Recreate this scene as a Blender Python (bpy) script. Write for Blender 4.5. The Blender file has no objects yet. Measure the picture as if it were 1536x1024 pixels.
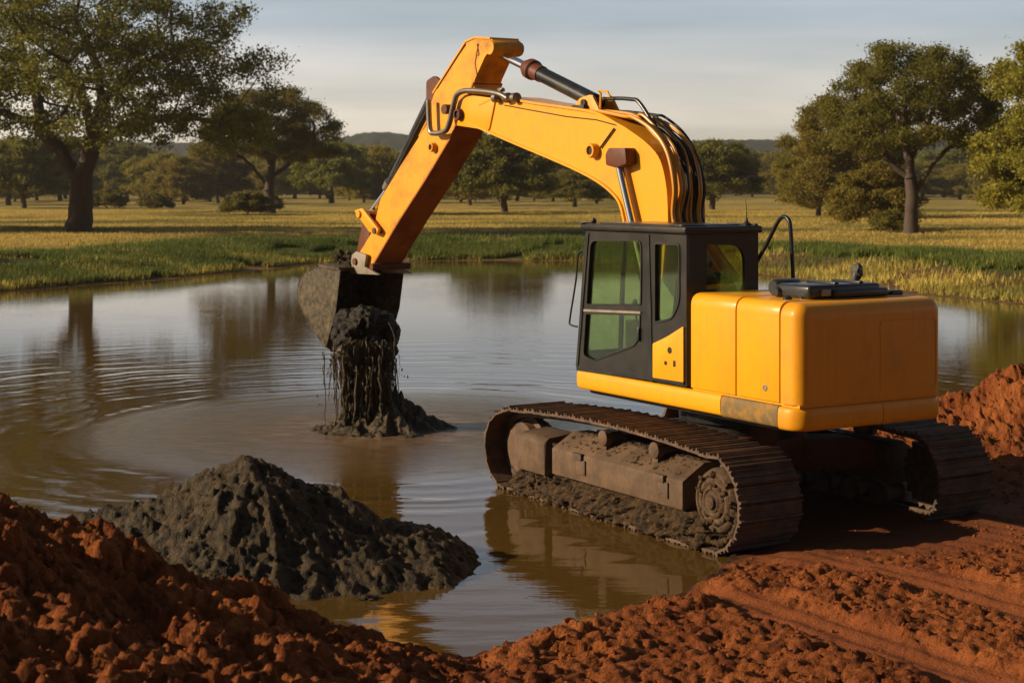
import bpy, bmesh, math, random
import numpy as np
from mathutils import Vector, Matrix
from mathutils.geometry import tessellate_polygon
random.seed(7); RNG = np.random.default_rng(7)
R = math.radians
SC = bpy.context.scene
COL = SC.collection

# ------------------------------------------------------------------ camera
CAM_H = 3.8; FOC = 2400.0; HZ = 280.0          # camera height, focal length and horizon row of a 1536 px wide frame
cam_d = bpy.data.cameras.new('camera'); cam = bpy.data.objects.new('camera', cam_d); COL.objects.link(cam)
cam.location = (0, 0, CAM_H); cam.rotation_euler = (R(90), 0, 0)
cam_d.sensor_width = 36; cam_d.lens = FOC/1536*36; cam_d.shift_y = -(512-HZ)/1536
cam_d.clip_start = .1; cam_d.clip_end = 9000
cam_d.dof.use_dof = True; cam_d.dof.focus_distance = 19.5; cam_d.dof.aperture_fstop = 2.7
SC.camera = cam
SC.render.resolution_x = 1024; SC.render.resolution_y = 682
SC.view_settings.view_transform = 'Standard'; SC.view_settings.look = 'None'
SC.view_settings.exposure = 0.32; SC.view_settings.gamma = 1.0

# ------------------------------------------------------------------ sky and sun
SUN_EL = R(22); SUN_DIR = Vector((-1.0, -.10, 0)).normalized()      # sun low on the left, square to the view
SUN_V = Vector((SUN_DIR.x*math.cos(SUN_EL), SUN_DIR.y*math.cos(SUN_EL), math.sin(SUN_EL)))
world = bpy.data.worlds.new('World'); SC.world = world; world.use_nodes = True
def build_world():
    nt = world.node_tree; nt.nodes.clear(); N = nt.nodes.new; Lk = nt.links.new
    out = N('ShaderNodeOutputWorld'); bg = N('ShaderNodeBackground'); bg.inputs['Strength'].default_value = .075
    sky = N('ShaderNodeTexSky'); sky.sky_type = 'NISHITA'; sky.sun_disc = False
    sky.sun_elevation = SUN_EL; sky.sun_rotation = math.atan2(SUN_DIR.x, SUN_DIR.y)
    sky.air_density = 1.0; sky.dust_density = 2.2; sky.ozone_density = 1.0; sky.altitude = 200
    tc = N('ShaderNodeTexCoord'); mp = N('ShaderNodeMapping'); mp.inputs['Scale'].default_value = (1.0, 1.0, 9.0)
    mp.inputs['Rotation'].default_value = (0, R(3), 0)
    nz = N('ShaderNodeTexNoise'); nz.inputs['Scale'].default_value = 1.9; nz.inputs['Detail'].default_value = 6; nz.inputs['Roughness'].default_value = .5
    Lk(tc.outputs['Generated'], mp.inputs['Vector']); Lk(mp.outputs[0], nz.inputs['Vector'])
    rp = N('ShaderNodeValToRGB'); rp.color_ramp.elements[0].position = .36; rp.color_ramp.elements[1].position = .66
    rp.color_ramp.elements[0].color = (.40, .40, .40, 1); rp.color_ramp.elements[1].color = (1, 1, 1, 1)
    Lk(nz.outputs['Fac'], rp.inputs[0])
    sx = N('ShaderNodeSeparateXYZ'); Lk(tc.outputs['Generated'], sx.inputs[0])
    ma = N('ShaderNodeMath'); ma.operation = 'MULTIPLY_ADD'; Lk(nz.outputs['Fac'], ma.inputs[0]); ma.inputs[1].default_value = -.07; Lk(sx.outputs[2], ma.inputs[2])
    mb_ = N('ShaderNodeMath'); mb_.operation = 'ADD'; Lk(ma.outputs[0], mb_.inputs[0]); mb_.inputs[1].default_value = .035
    vr = N('ShaderNodeValToRGB'); e = vr.color_ramp.elements                      # thin veil of cloud, pale at the horizon and blue grey higher up
    K = 1/.075/14
    for p, c in ((0.0, (.72, .62, .47)), (.045, (.63, .575, .50)), (.105, (.35, .40, .46)), (.20, (.30, .35, .42)), (.45, (.06, .08, .11))):
        if p == 0.0: q = e[0]
        elif p == .45: q = e[-1]
        else: q = e.new(p)
        q.position = p; q.color = (*c, 1)
    Lk(mb_.outputs[0], vr.inputs[0])
    vm = N('ShaderNodeVectorMath'); vm.operation = 'SCALE'; Lk(vr.outputs[0], vm.inputs[0]); vm.inputs['Scale'].default_value = 17.0
    mx = N('ShaderNodeMix'); mx.data_type = 'RGBA'
    Lk(rp.outputs[0], mx.inputs[0]); Lk(sky.outputs[0], mx.inputs[6]); Lk(vm.outputs[0], mx.inputs[7])
    sr = N('ShaderNodeMapRange'); Lk(sx.outputs[1], sr.inputs[0]); sr.inputs[1].default_value = -.75; sr.inputs[2].default_value = .35; sr.inputs[3].default_value = .22; sr.inputs[4].default_value = 1.0   # unseen sky behind the camera dimmed, added to deepen shade on rear faces
    v2 = N('ShaderNodeVectorMath'); v2.operation = 'SCALE'; Lk(mx.outputs[2], v2.inputs[0]); Lk(sr.outputs[0], v2.inputs['Scale'])
    Lk(v2.outputs[0], bg.inputs['Color']); Lk(bg.outputs[0], out.inputs['Surface'])
build_world()
sl = bpy.data.lights.new('sun', 'SUN'); sl.energy = 5.0; sl.angle = R(.5); sl.color = (1.0, .82, .58)
so = bpy.data.objects.new('sun', sl); COL.objects.link(so); so.location = (-30, 0, 30)
so.rotation_euler = SUN_V.to_track_quat('Z', 'Y').to_euler()

# ------------------------------------------------------------------ noise in numpy
def _h(ix, iy, s):
    n = (ix.astype(np.int64)*374761393 + iy.astype(np.int64)*668265263 + s*974711) & 0x7fffffff
    n = ((n ^ (n >> 13))*1274126177) & 0x7fffffff
    return ((n ^ (n >> 16)) & 0xffff)/65535.0
def vnoise(x, y, s=0):
    ix = np.floor(x); iy = np.floor(y); fx = x-ix; fy = y-iy
    fx = fx*fx*(3-2*fx); fy = fy*fy*(3-2*fy)
    a = _h(ix, iy, s); b = _h(ix+1, iy, s); c = _h(ix, iy+1, s); d = _h(ix+1, iy+1, s)
    return (a+(b-a)*fx)*(1-fy)+(c+(d-c)*fx)*fy
def fbm(x, y, o=4, s=0, g=.5):
    t = 0; a = 1; n = 0
    for k in range(o):
        t = t+a*vnoise(x*2**k+k*17.3, y*2**k+k*9.1, s+k); n += a; a *= g
    return t/n
def billow(x, y, o=3, s=0, g=.55):
    t = 0; a = 1; n = 0
    for k in range(o):
        t = t+a*(1-np.abs(2*vnoise(x*2.1**k+k*31.7, y*2.1**k+k*7.7, s+k)-1)); n += a; a *= g
    return t/n
def worley(x, y, s=0):
    ix = np.floor(x); iy = np.floor(y); m = np.full(x.shape, 9.0)
    for dx in (-1, 0, 1):
        for dy in (-1, 0, 1):
            jx = ix+dx; jy = iy+dy
            px = jx+_h(jx, jy, s); py = jy+_h(jx, jy, s+5)
            m = np.minimum(m, (x-px)**2+(y-py)**2)
    return np.sqrt(m)
def chunks(x, y, s=0):                                # broken clods: every cell a tilted facet of its own height
    ix = np.floor(x); iy = np.floor(y); m = np.full(x.shape, 9.0); m2 = m.copy(); v = np.zeros(x.shape)
    for dx in (-1, 0, 1):
        for dy in (-1, 0, 1):
            jx = ix+dx; jy = iy+dy
            px = jx+_h(jx, jy, s); py = jy+_h(jx, jy, s+5); d = (x-px)**2+(y-py)**2
            h = _h(jx, jy, s+9)-.5+(_h(jx, jy, s+13)-.5)*(x-px)*1.6+(_h(jx, jy, s+17)-.5)*(y-py)*1.6
            k = d < m; m2 = np.where(k, m, np.minimum(m2, d)); v = np.where(k, h, v); m = np.where(k, d, m)
    return v-.55*np.exp(-(np.sqrt(m2)-np.sqrt(m))*7)
def sstep(e0, e1, x):
    t = np.clip((x-e0)/(e1-e0), 0, 1); return t*t*(3-2*t)

# ------------------------------------------------------------------ materials
MATS = {}
class NT:
    def __init__(s, name):
        s.m = bpy.data.materials.new(name); s.m.use_nodes = True; s.t = s.m.node_tree; s.t.nodes.clear()
        s.out = s.n('ShaderNodeOutputMaterial'); s.p = s.n('ShaderNodeBsdfPrincipled'); s.l(s.p.outputs[0], s.out.inputs['Surface'])
        MATS[name] = s.m
    def n(s, t, **k):
        o = s.t.nodes.new(t)
        for a, v in k.items(): setattr(o, a, v)
        return o
    def l(s, a, b): s.t.links.new(a, b)
    def noise(s, scale, detail=4, rough=.55, vec=None, dist=0):
        o = s.n('ShaderNodeTexNoise'); o.inputs['Scale'].default_value = scale; o.inputs['Detail'].default_value = detail
        o.inputs['Roughness'].default_value = rough; o.inputs['Distortion'].default_value = dist
        if vec is None: vec = s.obj()
        s.l(vec, o.inputs['Vector']); return o.outputs['Fac']
    def obj(s):
        if not hasattr(s, '_tc'): s._tc = s.n('ShaderNodeTexCoord')
        return s._tc.outputs['Object']
    def mapped(s, scale, rot=(0, 0, 0)):
        o = s.n('ShaderNodeMapping'); o.inputs['Scale'].default_value = scale; o.inputs['Rotation'].default_value = rot
        s.l(s.obj(), o.inputs['Vector']); return o.outputs[0]
    def ramp(s, fac, stops):
        o = s.n('ShaderNodeValToRGB'); e = o.color_ramp.elements
        while len(e) < len(stops): e.new(.5)
        for k, (p, c) in enumerate(stops):
            e[k].position = p; e[k].color = (*c, 1) if len(c) == 3 else c
        s.l(fac, o.inputs[0]); return o.outputs[0]
    def mix(s, fac, a, b, mode='MIX'):
        o = s.n('ShaderNodeMix', data_type='RGBA', blend_type=mode)
        for i, v in ((0, fac), (6, a), (7, b)):
            if isinstance(v, (int, float)): o.inputs[i].default_value = v
            elif isinstance(v, tuple): o.inputs[i].default_value = (*v, 1)
            else: s.l(v, o.inputs[i])
        return o.outputs[2]
    def math(s, op, a, b=0.0, c=None):
        o = s.n('ShaderNodeMath', operation=op)
        for i, v in ((0, a), (1, b), (2, c)):
            if v is None: continue
            if isinstance(v, (int, float)): o.inputs[i].default_value = v
            else: s.l(v, o.inputs[i])
        return o.outputs[0]
    def attr(s, name):
        return s.n('ShaderNodeAttribute', attribute_name=name).outputs['Fac']
    def bump(s, h, strength=.4, dist=.02, normal=None):
        o = s.n('ShaderNodeBump'); o.inputs['Strength'].default_value = strength; o.inputs['Distance'].default_value = dist
        s.l(h, o.inputs['Height'])
        if normal is not None: s.l(normal, o.inputs['Normal'])
        return o.outputs[0]
    def set(s, **k):
        for a, v in k.items():
            i = s.p.inputs[{'col': 'Base Color', 'rough': 'Roughness', 'metal': 'Metallic', 'nor': 'Normal', 'spec': 'Specular IOR Level', 'coat': 'Coat Weight', 'ior': 'IOR'}[a]]
            if isinstance(v, (int, float)): i.default_value = v
            elif isinstance(v, tuple): i.default_value = (*v, 1)
            else: s.l(v, i)
        return s

def paint(name, c, dirt, rough=.38, amount=(.52, .72), scale=2.2, coat=.15):
    t = NT(name)
    a = t.ramp(t.noise(scale, 7, .62), [(amount[0], (0, 0, 0)), (amount[1], (1, 1, 1))])
    b = t.noise(28, 3)
    f = t.math('MULTIPLY', a, t.math('MULTIPLY_ADD', b, .8, .15))
    streak = t.ramp(t.noise(3, 5, .6, t.mapped((6, 6, .5))), [(.5, (0, 0, 0)), (.8, (.35, .35, .35))])
    f = t.math('MAXIMUM', f, streak)
    t.set(col=t.mix(f, c, dirt), rough=t.math('MULTIPLY_ADD', f, .4, rough), coat=coat, spec=.3, nor=t.bump(t.noise(60, 2), .05, .004))
    return t.m
YEL = (.80, .350, .008)
paint('yellow_paint', YEL, (.46, .18, .025), .36, (.52, .80))
paint('yellow_paint_dusty', (.76, .315, .007), (.42, .17, .02), .40, (.52, .78), 2.6)
paint('stick_paint', (.78, .335, .01), (.17, .06, .015), .42, (.46, .66), 2.2)
paint('stick_back_shade_dirt', (.40, .115, .012), (.12, .035, .015), .5, (.44, .66), 2.2, 0)  # shade on the stick's back face, along with its dirt, put into the colour
paint('black_paint', (.012, .012, .012), (.05, .04, .028), .32, (.45, .75), 3, .3)
paint('cab_paint', (.011, .009, .007), (.038, .028, .018), .36, (.4, .7), 2.0, .25)
paint('worn_panel', (.16, .105, .04), (.42, .20, .03), .6, (.42, .62), 9, 0)
paint('grey_steel', (.28, .24, .19), (.12, .08, .05), .45, (.45, .65), 6, 0)
paint('rubber', (.014, .013, .012), (.06, .045, .03), .55, (.45, .7), 6, 0)
paint('red_brown_steel', (.13, .035, .014), (.05, .03, .02), .5, (.45, .7), 6, 0)
paint('exhaust_steel', (.05, .045, .04), (.10, .08, .06), .5, (.45, .65), 8, 0)
t = NT('hose_yellow'); t.set(col=(.62, .27, .02), rough=.35)
t = NT('chrome'); t.set(col=(.75, .75, .76), rough=.16, metal=1.0)
t = NT('pipe_steel'); t.set(col=t.mix(t.noise(14), (.34, .30, .25), (.16, .12, .08)), rough=.34, metal=.75)
t = NT('seat_fabric'); t.set(col=(.02, .02, .02), rough=.8)
t = NT('plastic_black'); t.set(col=t.mix(t.noise(9), (.015, .016, .018), (.04, .038, .035)), rough=.28)
def mk_glass():
    t = NT('cab_glass'); t.t.nodes.remove(t.p)
    tr = t.n('ShaderNodeBsdfTransparent'); tr.inputs[0].default_value = (.80, .88, .60, 1)
    gl = t.n('ShaderNodeBsdfGlossy'); gl.inputs['Roughness'].default_value = .03; gl.inputs[0].default_value = (.9, .95, .9, 1)
    lw = t.n('ShaderNodeLayerWeight'); fq = t.math('MULTIPLY_ADD', t.math('POWER', lw.outputs['Facing'], 4.0), .6, .075)
    mx = t.n('ShaderNodeMixShader'); t.l(fq, mx.inputs[0]); t.l(tr.outputs[0], mx.inputs[1]); t.l(gl.outputs[0], mx.inputs[2])
    df = t.n('ShaderNodeBsdfDiffuse'); df.inputs[0].default_value = (.05, .05, .03, 1)
    m2 = t.n('ShaderNodeMixShader'); t.l(t.ramp(t.noise(6, 5), [(.4, (.02, .02, .02)), (.8, (.12, .12, .12))]), m2.inputs[0])
    t.l(mx.outputs[0], m2.inputs[1]); t.l(df.outputs[0], m2.inputs[2]); t.l(m2.outputs[0], t.out.inputs['Surface'])
mk_glass()
def mk_track():
    t = NT('track_steel'); n1 = t.noise(5, 6, .65); n2 = t.noise(40, 4, .6)
    c = t.mix(t.ramp(n1, [(.38, (0, 0, 0)), (.62, (1, 1, 1))]), (.060, .036, .022), (.17, .085, .042))
    t.set(col=t.mix(t.math('MULTIPLY', n2, .6), c, (.05, .03, .02)), rough=.72, nor=t.bump(n2, .6, .015))
    t = NT('muddy_steel'); n1 = t.noise(3.5, 6, .65); n2 = t.noise(30, 5, .65)
    c = t.mix(t.ramp(n1, [(.40, (0, 0, 0)), (.60, (1, 1, 1))]), (.135, .076, .037), (.075, .040, .019))
    t.set(col=t.mix(t.ramp(n2, [(.5, (0, 0, 0)), (.7, (.8, .8, .8))]), c, (.09, .052, .03)), rough=.8, nor=t.bump(n2, .5, .012))
mk_track()
def mk_mud(name, c0, c1, rough, sc=7, bs=.8, bd=.03):
    t = NT(name); n1 = t.noise(sc, 7, .62, dist=.4); n2 = t.noise(sc*6, 5, .65)
    t.set(col=t.mix(t.ramp(n1, [(.35, (0, 0, 0)), (.68, (1, 1, 1))]), c0, c1), rough=t.math('MULTIPLY_ADD', n1, .35, rough-.15),
          nor=t.bump(n2, bs, bd, t.bump(n1, bs*.6, bd*2.5)), spec=.22)
mk_mud('dark_mud', (.016, .0105, .004), (.125, .080, .034), .55, 9, 1.0, .03)
mk_mud('wet_mud', (.008, .006, .004), (.036, .025, .013), .40, 16, .8, .02)
mk_mud('pour_mud', (.018, .013, .008), (.13, .09, .045), .30, 22, .7, .02)
mk_mud('track_mud', (.020, .011, .004), (.125, .068, .026), .6, 12)
mk_mud('bucket_steel', (.026, .021, .015), (.14, .105, .062), .62, 10, .6, .02)
mk_mud('hub_mud', (.07, .042, .024), (.19, .115, .065), .8, 16, 1.0, .02)

def mk_ground():
    t = NT('ground_mat'); pos = t.obj()
    # red soil
    n1 = t.noise(1.3, 6, .6); n2 = t.noise(9, 6, .7); n3 = t.noise(55, 4, .65)
    soil = t.mix(t.ramp(n1, [(.3, (0, 0, 0)), (.7, (1, 1, 1))]), (.21, .052, .012), (.47, .142, .034))
    soil = t.mix(t.ramp(n2, [(.50, (0, 0, 0)), (.75, (.7, .7, .7))]), soil, (.10, .022, .007))
    path = t.attr('smooth')
    soil = t.mix(t.math('MULTIPLY', path, .75), soil, t.mix(t.noise(3, 5, .6, t.mapped((2.5, .6, 1), (0, 0, R(-20)))), (.26, .070, .020), (.40, .115, .035)))
    soil = t.mix(t.attr('wet'), soil, (.045, .020, .009))
    # grass field
    g1 = t.noise(.05, 6, .6, t.mapped((1, 1.6, 1))); g2 = t.noise(.9, 5, .7, t.mapped((.6, 1.6, 1)))
    gold = t.mix(t.ramp(g2, [(.3, (0, 0, 0)), (.75, (1, 1, 1))]), (.30, .20, .036), (.50, .35, .08))
    grn = t.mix(g2, (.035, .050, .008), (.10, .115, .02))
    gf = t.math('MAXIMUM', t.attr('green'), t.ramp(g1, [(.46, (0, 0, 0)), (.62, (.8, .8, .8))]))
    fld = t.mix(gf, gold, grn)
    # strip of bare mud at the waterline
    fld = t.mix(t.attr('shore'), fld, t.mix(t.ramp(t.noise(1.2, 5, .7), [(.35, (0, 0, 0)), (.65, (1, 1, 1))]), (.075, .036, .014), (.26, .15, .05)))
    c = t.mix(t.attr('soil'), fld, soil)
    # bed of the pond
    t.set(col=c, rough=.92, spec=.2, nor=t.bump(n3, 1.0, .030, t.bump(t.noise(22, 4, .7), 1.0, .05, t.bump(n2, .7, .06))))
mk_ground()

SPL = (-2.05, 25.2)        # where the falling mud hits the water
def mk_water():
    t = NT('pond_water'); pos = t.obj()
    geo = t.n('ShaderNodeSeparateXYZ'); t.l(pos, geo.inputs[0])
    dx = t.math('SUBTRACT', geo.outputs[0], SPL[0]); dy = t.math('SUBTRACT', geo.outputs[1], SPL[1])
    rr = t.math('SQRT', t.math('ADD', t.math('MULTIPLY', dx, dx), t.math('MULTIPLY', dy, dy)))
    wob = t.noise(.5, 3, .5)
    r2 = t.math('MULTIPLY_ADD', wob, 1.1, rr)
    wave = t.math('SINE', t.math('MULTIPLY', r2, 13.0))
    wave2 = t.math('SINE', t.math('MULTIPLY', r2, 6.1))
    fall = t.ramp(t.math('DIVIDE', rr, 16.0), [(0.0, (1, 1, 1)), (.30, (.75, .75, .75)), (.62, (.35, .35, .35)), (1.0, (0, 0, 0))])
    brk = t.ramp(t.noise(.35, 3, .5), [(.35, (.15, .15, .15)), (.65, (1, 1, 1))])
    rings = t.math('MULTIPLY', t.math('MULTIPLY', t.math('ADD', wave, t.math('MULTIPLY', wave2, 1.5)), fall), brk)
    chop = t.noise(1.0, 4, .55, t.mapped((1.1, 4.2, 1)))
    chop2 = t.noise(1.0, 3, .5, t.mapped((5, 14, 1)))
    h = t.math('ADD', t.math('MULTIPLY', rings, .0038), t.math('ADD', t.math('MULTIPLY', t.math('MULTIPLY', chop, t.ramp(t.noise(.12, 3), [(.35, (.25, .25, .25)), (.65, (1, 1, 1))])), .0042), t.math('MULTIPLY', chop2, .0007)))
    near = t.ramp(t.math('DIVIDE', rr, 5.0), [(.12, (1, 1, 1)), (.45, (.35, .35, .35)), (1.0, (0, 0, 0))])
    foam = t.noise(2.0, 6, .65, t.mapped((1.2, 3.0, 1)))
    nf = t.math('MULTIPLY', near, t.ramp(foam, [(.30, (0, 0, 0)), (.62, (1, 1, 1))]))
    h = t.math('ADD', h, t.math('MULTIPLY', t.math('MULTIPLY', near, foam), .10))
    base = t.mix(t.noise(.22, 4, .6), (.072, .040, .009), (.110, .060, .012))
    c = t.mix(nf, base, (.30, .19, .12))
    t.set(col=c, rough=t.math('MULTIPLY_ADD', nf, .30, .012), ior=1.33, nor=t.bump(h, 1.0, 1.0), spec=.5)
mk_water()

def mk_leaf(name, c0, c1, tr=.35, patch=False):
    t = NT(name); n = t.noise(.35, 3); 
    geo = t.n('ShaderNodeNewGeometry')
    oi = t.n('ShaderNodeObjectInfo')
    c = t.mix(t.ramp(n, [(.3, (0, 0, 0)), (.7, (1, 1, 1))]), c0, c1)
    c = t.mix(t.math('MULTIPLY', geo.outputs['Random Per Island'], .5), c, tuple(min(1, x*1.7) for x in c1))
    if patch: c = t.mix(t.ramp(t.noise(.05, 6, .6, t.mapped((1, 1.6, 1))), [(.46, (0, 0, 0)), (.62, (.9, .9, .9))]), c, (.085, .10, .018))
    hs = t.n('ShaderNodeHueSaturation'); t.l(c, hs.inputs['Color'])
    t.l(t.math('MULTIPLY_ADD', oi.outputs['Random'], .03, .485), hs.inputs['Hue']); t.l(t.math('MULTIPLY_ADD', oi.outputs['Random'], .3, .85), hs.inputs['Value'])
    t.set(col=hs.outputs[0], rough=.6, spec=.25)
    tl = t.n('ShaderNodeBsdfTranslucent'); t.l(hs.outputs[0], tl.inputs[0])
    mx = t.n('ShaderNodeMixShader'); mx.inputs[0].default_value = tr
    t.l(t.p.outputs[0], mx.inputs[1]); t.l(tl.outputs[0], mx.inputs[2]); t.l(mx.outputs[0], t.out.inputs['Surface'])
mk_leaf('leaf_deep', (.082, .082, .013), (.185, .162, .025), .5)
mk_leaf('leaf_olive', (.13, .115, .016), (.25, .20, .028), .5)
mk_leaf('grass_gold', (.32, .235, .045), (.56, .41, .10), .4, True)
mk_leaf('grass_green', (.040, .062, .010), (.13, .15, .022), .35)
t = NT('bark'); n = t.noise(3, 6, .7, t.mapped((4, 4, .7))); t.set(col=t.mix(n, (.035, .022, .016), (.12, .08, .06)), rough=.9, nor=t.bump(n, .8, .08))
t = NT('forest_canopy'); n = t.noise(.05, 5, .7)
t.set(col=t.mix(t.ramp(n, [(.3, (0, 0, 0)), (.7, (1, 1, 1))]), (.020, .027, .022), (.050, .056, .032)), rough=1.0, spec=.0)

# ------------------------------------------------------------------ mesh helpers
def tag(o, label=None, cat=None, group=None, kind=None):
    if label: o['label'] = label
    if cat: o['category'] = cat
    if group: o['group'] = group
    if kind: o['kind'] = kind
    return o
def link(name, me, mat, parent=None, smooth=False):
    o = bpy.data.objects.new(name, me); COL.objects.link(o)
    if mat is not None: me.materials.append(MATS[mat])
    if parent is not None: o.parent = parent
    if smooth:
        me.polygons.foreach_set('use_smooth', [True]*len(me.polygons))
    return o
def empty(name, loc, rz=0):
    o = bpy.data.objects.new(name, None); COL.objects.link(o); o.location = loc; o.rotation_euler = (0, 0, rz); o.empty_display_size = .3
    return o
class MB:
    def __init__(s): s.v = []; s.f = []
    def add(s, v, f):
        n = len(s.v); s.v += [tuple(p) for p in v]; s.f += [tuple(i+n for i in q) for q in f]; return s
    def prism(s, pts, b0, b1):                       # polygon in the (x, z) plane, pushed along y
        n = len(pts); v = [(a, b0, z) for a, z in pts]+[(a, b1, z) for a, z in pts]
        f = [tuple(range(n)), tuple(range(2*n-1, n-1, -1))]+[(i, (i+1) % n, n+(i+1) % n, n+i) for i in range(n)]
        return s.add(v, f)
    def prismx(s, pts, a0, a1):                      # polygon in the (y, z) plane, pushed along x
        n = len(pts); v = [(a0, b, z) for b, z in pts]+[(a1, b, z) for b, z in pts]
        return s.add(v, [tuple(range(n)), tuple(range(2*n-1, n-1, -1))]+[(i, (i+1) % n, n+(i+1) % n, n+i) for i in range(n)])
    def prismz(s, pts, z0, z1):
        n = len(pts); v = [(a, b, z0) for a, b in pts]+[(a, b, z1) for a, b in pts]
        return s.add(v, [tuple(range(n)), tuple(range(2*n-1, n-1, -1))]+[(i, (i+1) % n, n+(i+1) % n, n+i) for i in range(n)])
    def box(s, a0, a1, b0, b1, z0, z1): return s.prism([(a0, z0), (a1, z0), (a1, z1), (a0, z1)], b0, b1)
    def cyl(s, p, q, r, r2=None, n=20):
        return s.tube([p, q], [r, r if r2 is None else r2], n)
    def tube(s, path, r, n=10, cap=True):
        P = [Vector(p) for p in path]; rr = r if isinstance(r, (list, tuple)) else [r]*len(P)
        base = len(s.v); prev = None
        for i, p in enumerate(P):
            d = (P[min(i+1, len(P)-1)]-P[max(i-1, 0)]).normalized()
            if prev is None:
                u = d.cross(Vector((0, 0, 1))) if abs(d.z) < .95 else d.cross(Vector((1, 0, 0)))
            else: u = prev-d*prev.dot(d)
            u.normalize(); w = d.cross(u); prev = u
            for k in range(n):
                t = 2*math.pi*k/n; s.v.append(tuple(p+(u*math.cos(t)+w*math.sin(t))*rr[i]))
        for i in range(len(P)-1):
            for k in range(n):
                a = base+i*n+k; b = base+i*n+(k+1) % n
                s.f.append((a, b, b+n, a+n))
        if cap:
            s.f.append(tuple(base+k for k in range(n))[::-1]); e = base+(len(P)-1)*n; s.f.append(tuple(e+k for k in range(n)))
        return s
    def lathe(s, axis_p, axis_d, prof, n=40):        # prof: (distance along the axis, radius)
        d = Vector(axis_d).normalized(); u = d.orthogonal().normalized(); w = d.cross(u); base = len(s.v)
        for t, r in prof:
            for k in range(n):
                a = 2*math.pi*k/n; s.v.append(tuple(Vector(axis_p)+d*t+(u*math.cos(a)+w*math.sin(a))*r))
        for i in range(len(prof)-1):
            for k in range(n):
                a = base+i*n+k; b = base+i*n+(k+1) % n; s.f.append((a, b, b+n, a+n))
        s.f.append(tuple(base+k for k in range(n))); e = base+(len(prof)-1)*n; s.f.append(tuple(e+k for k in range(n))[::-1])
        return s
    def panel(s, outer, holes, to3, th):             # flat panel with openings; to3(x, y, t) gives the point at depth t
        loops = [outer]+list(holes); flat = [p for l in loops for p in l]
        tri = tessellate_polygon([[Vector((x, y, 0)) for x, y in l] for l in loops]); n = len(flat); base = len(s.v)
        s.v += [tuple(to3(x, y, 0)) for x, y in flat]+[tuple(to3(x, y, th)) for x, y in flat]
        s.f += [tuple(base+i for i in t) for t in tri]+[tuple(base+n+i for i in t[::-1]) for t in tri]
        k = 0
        for l in loops:
            m = len(l)
            for i in range(m): s.f.append((base+k+i, base+k+(i+1) % m, base+n+k+(i+1) % m, base+n+k+i))
            k += m
        return s
    def blob(s, c, r, seed=0, sub=1, sq=(1, 1, 1), rough=.35):
        bm = bmesh.new(); bmesh.ops.create_icosphere(bm, subdivisions=sub, radius=1)
        rg = random.Random(seed); ph = [rg.uniform(0, 6) for _ in range(6)]; base = len(s.v)
        for v in bm.verts:
            p = v.co; k = 1+rough*(math.sin(3*p.x+ph[0])*math.sin(3.3*p.y+ph[1])+.6*math.sin(6*p.z+ph[2])*math.sin(5*p.x+ph[3]))+rg.uniform(-.12, .12)
            s.v.append((c[0]+p.x*k*r*sq[0], c[1]+p.y*k*r*sq[1], c[2]+p.z*k*r*sq[2]))
        s.f += [tuple(base+v.index for v in f.verts) for f in bm.faces]; bm.free(); return s
    def build(s, name, mat, parent=None, bevel=0, seg=2, smooth=True, sharp=40):
        me = bpy.data.meshes.new(name); me.from_pydata(s.v, [], s.f); me.update()
        bm = bmesh.new(); bm.from_mesh(me); bmesh.ops.recalc_face_normals(bm, faces=bm.faces)
        if bevel:
            ed = [e for e in bm.edges if len(e.link_faces) == 2 and e.calc_face_angle(0) > R(30)]
            bmesh.ops.bevel(bm, geom=ed, offset=bevel, segments=seg, affect='EDGES', profile=.5, clamp_overlap=True)
        bm.to_mesh(me); bm.free()
        o = link(name, me, mat, parent, smooth)
        if smooth:
            try: me.set_sharp_from_angle(angle=R(sharp))
            except Exception: pass
        return o
def rpoly(pts, r, n=5):                              # rounds the corners of a polygon; r a number or one per corner
    out = []; m = len(pts)
    for i in range(m):
        p = Vector(pts[i]).to_2d(); a = Vector(pts[i-1]).to_2d(); b = Vector(pts[(i+1) % m]).to_2d()
        rr = r[i] if isinstance(r, (list, tuple)) else r
        da = (a-p); db = (b-p); k = min(rr, da.length*.49, db.length*.49)
        if k < 1e-4: out.append(tuple(p)); continue
        A = p+da.normalized()*k; B = p+db.normalized()*k
        for j in range(n+1):
            t = j/n; q = A*(1-t)**2+p*2*t*(1-t)+B*t*t; out.append(tuple(q))
    return out
def spline(pts, n=8):
    P = [Vector(p) for p in pts]; out = []
    for i in range(len(P)-1):
        a = P[max(i-1, 0)]; b = P[i]; c = P[i+1]; d = P[min(i+2, len(P)-1)]
        for k in range(n):
            t = k/n; out.append(.5*((2*b)+(c-a)*t+(2*a-5*b+4*c-d)*t*t+(3*b-a-3*c+d)*t**3))
    out.append(P[-1]); return out

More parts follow.
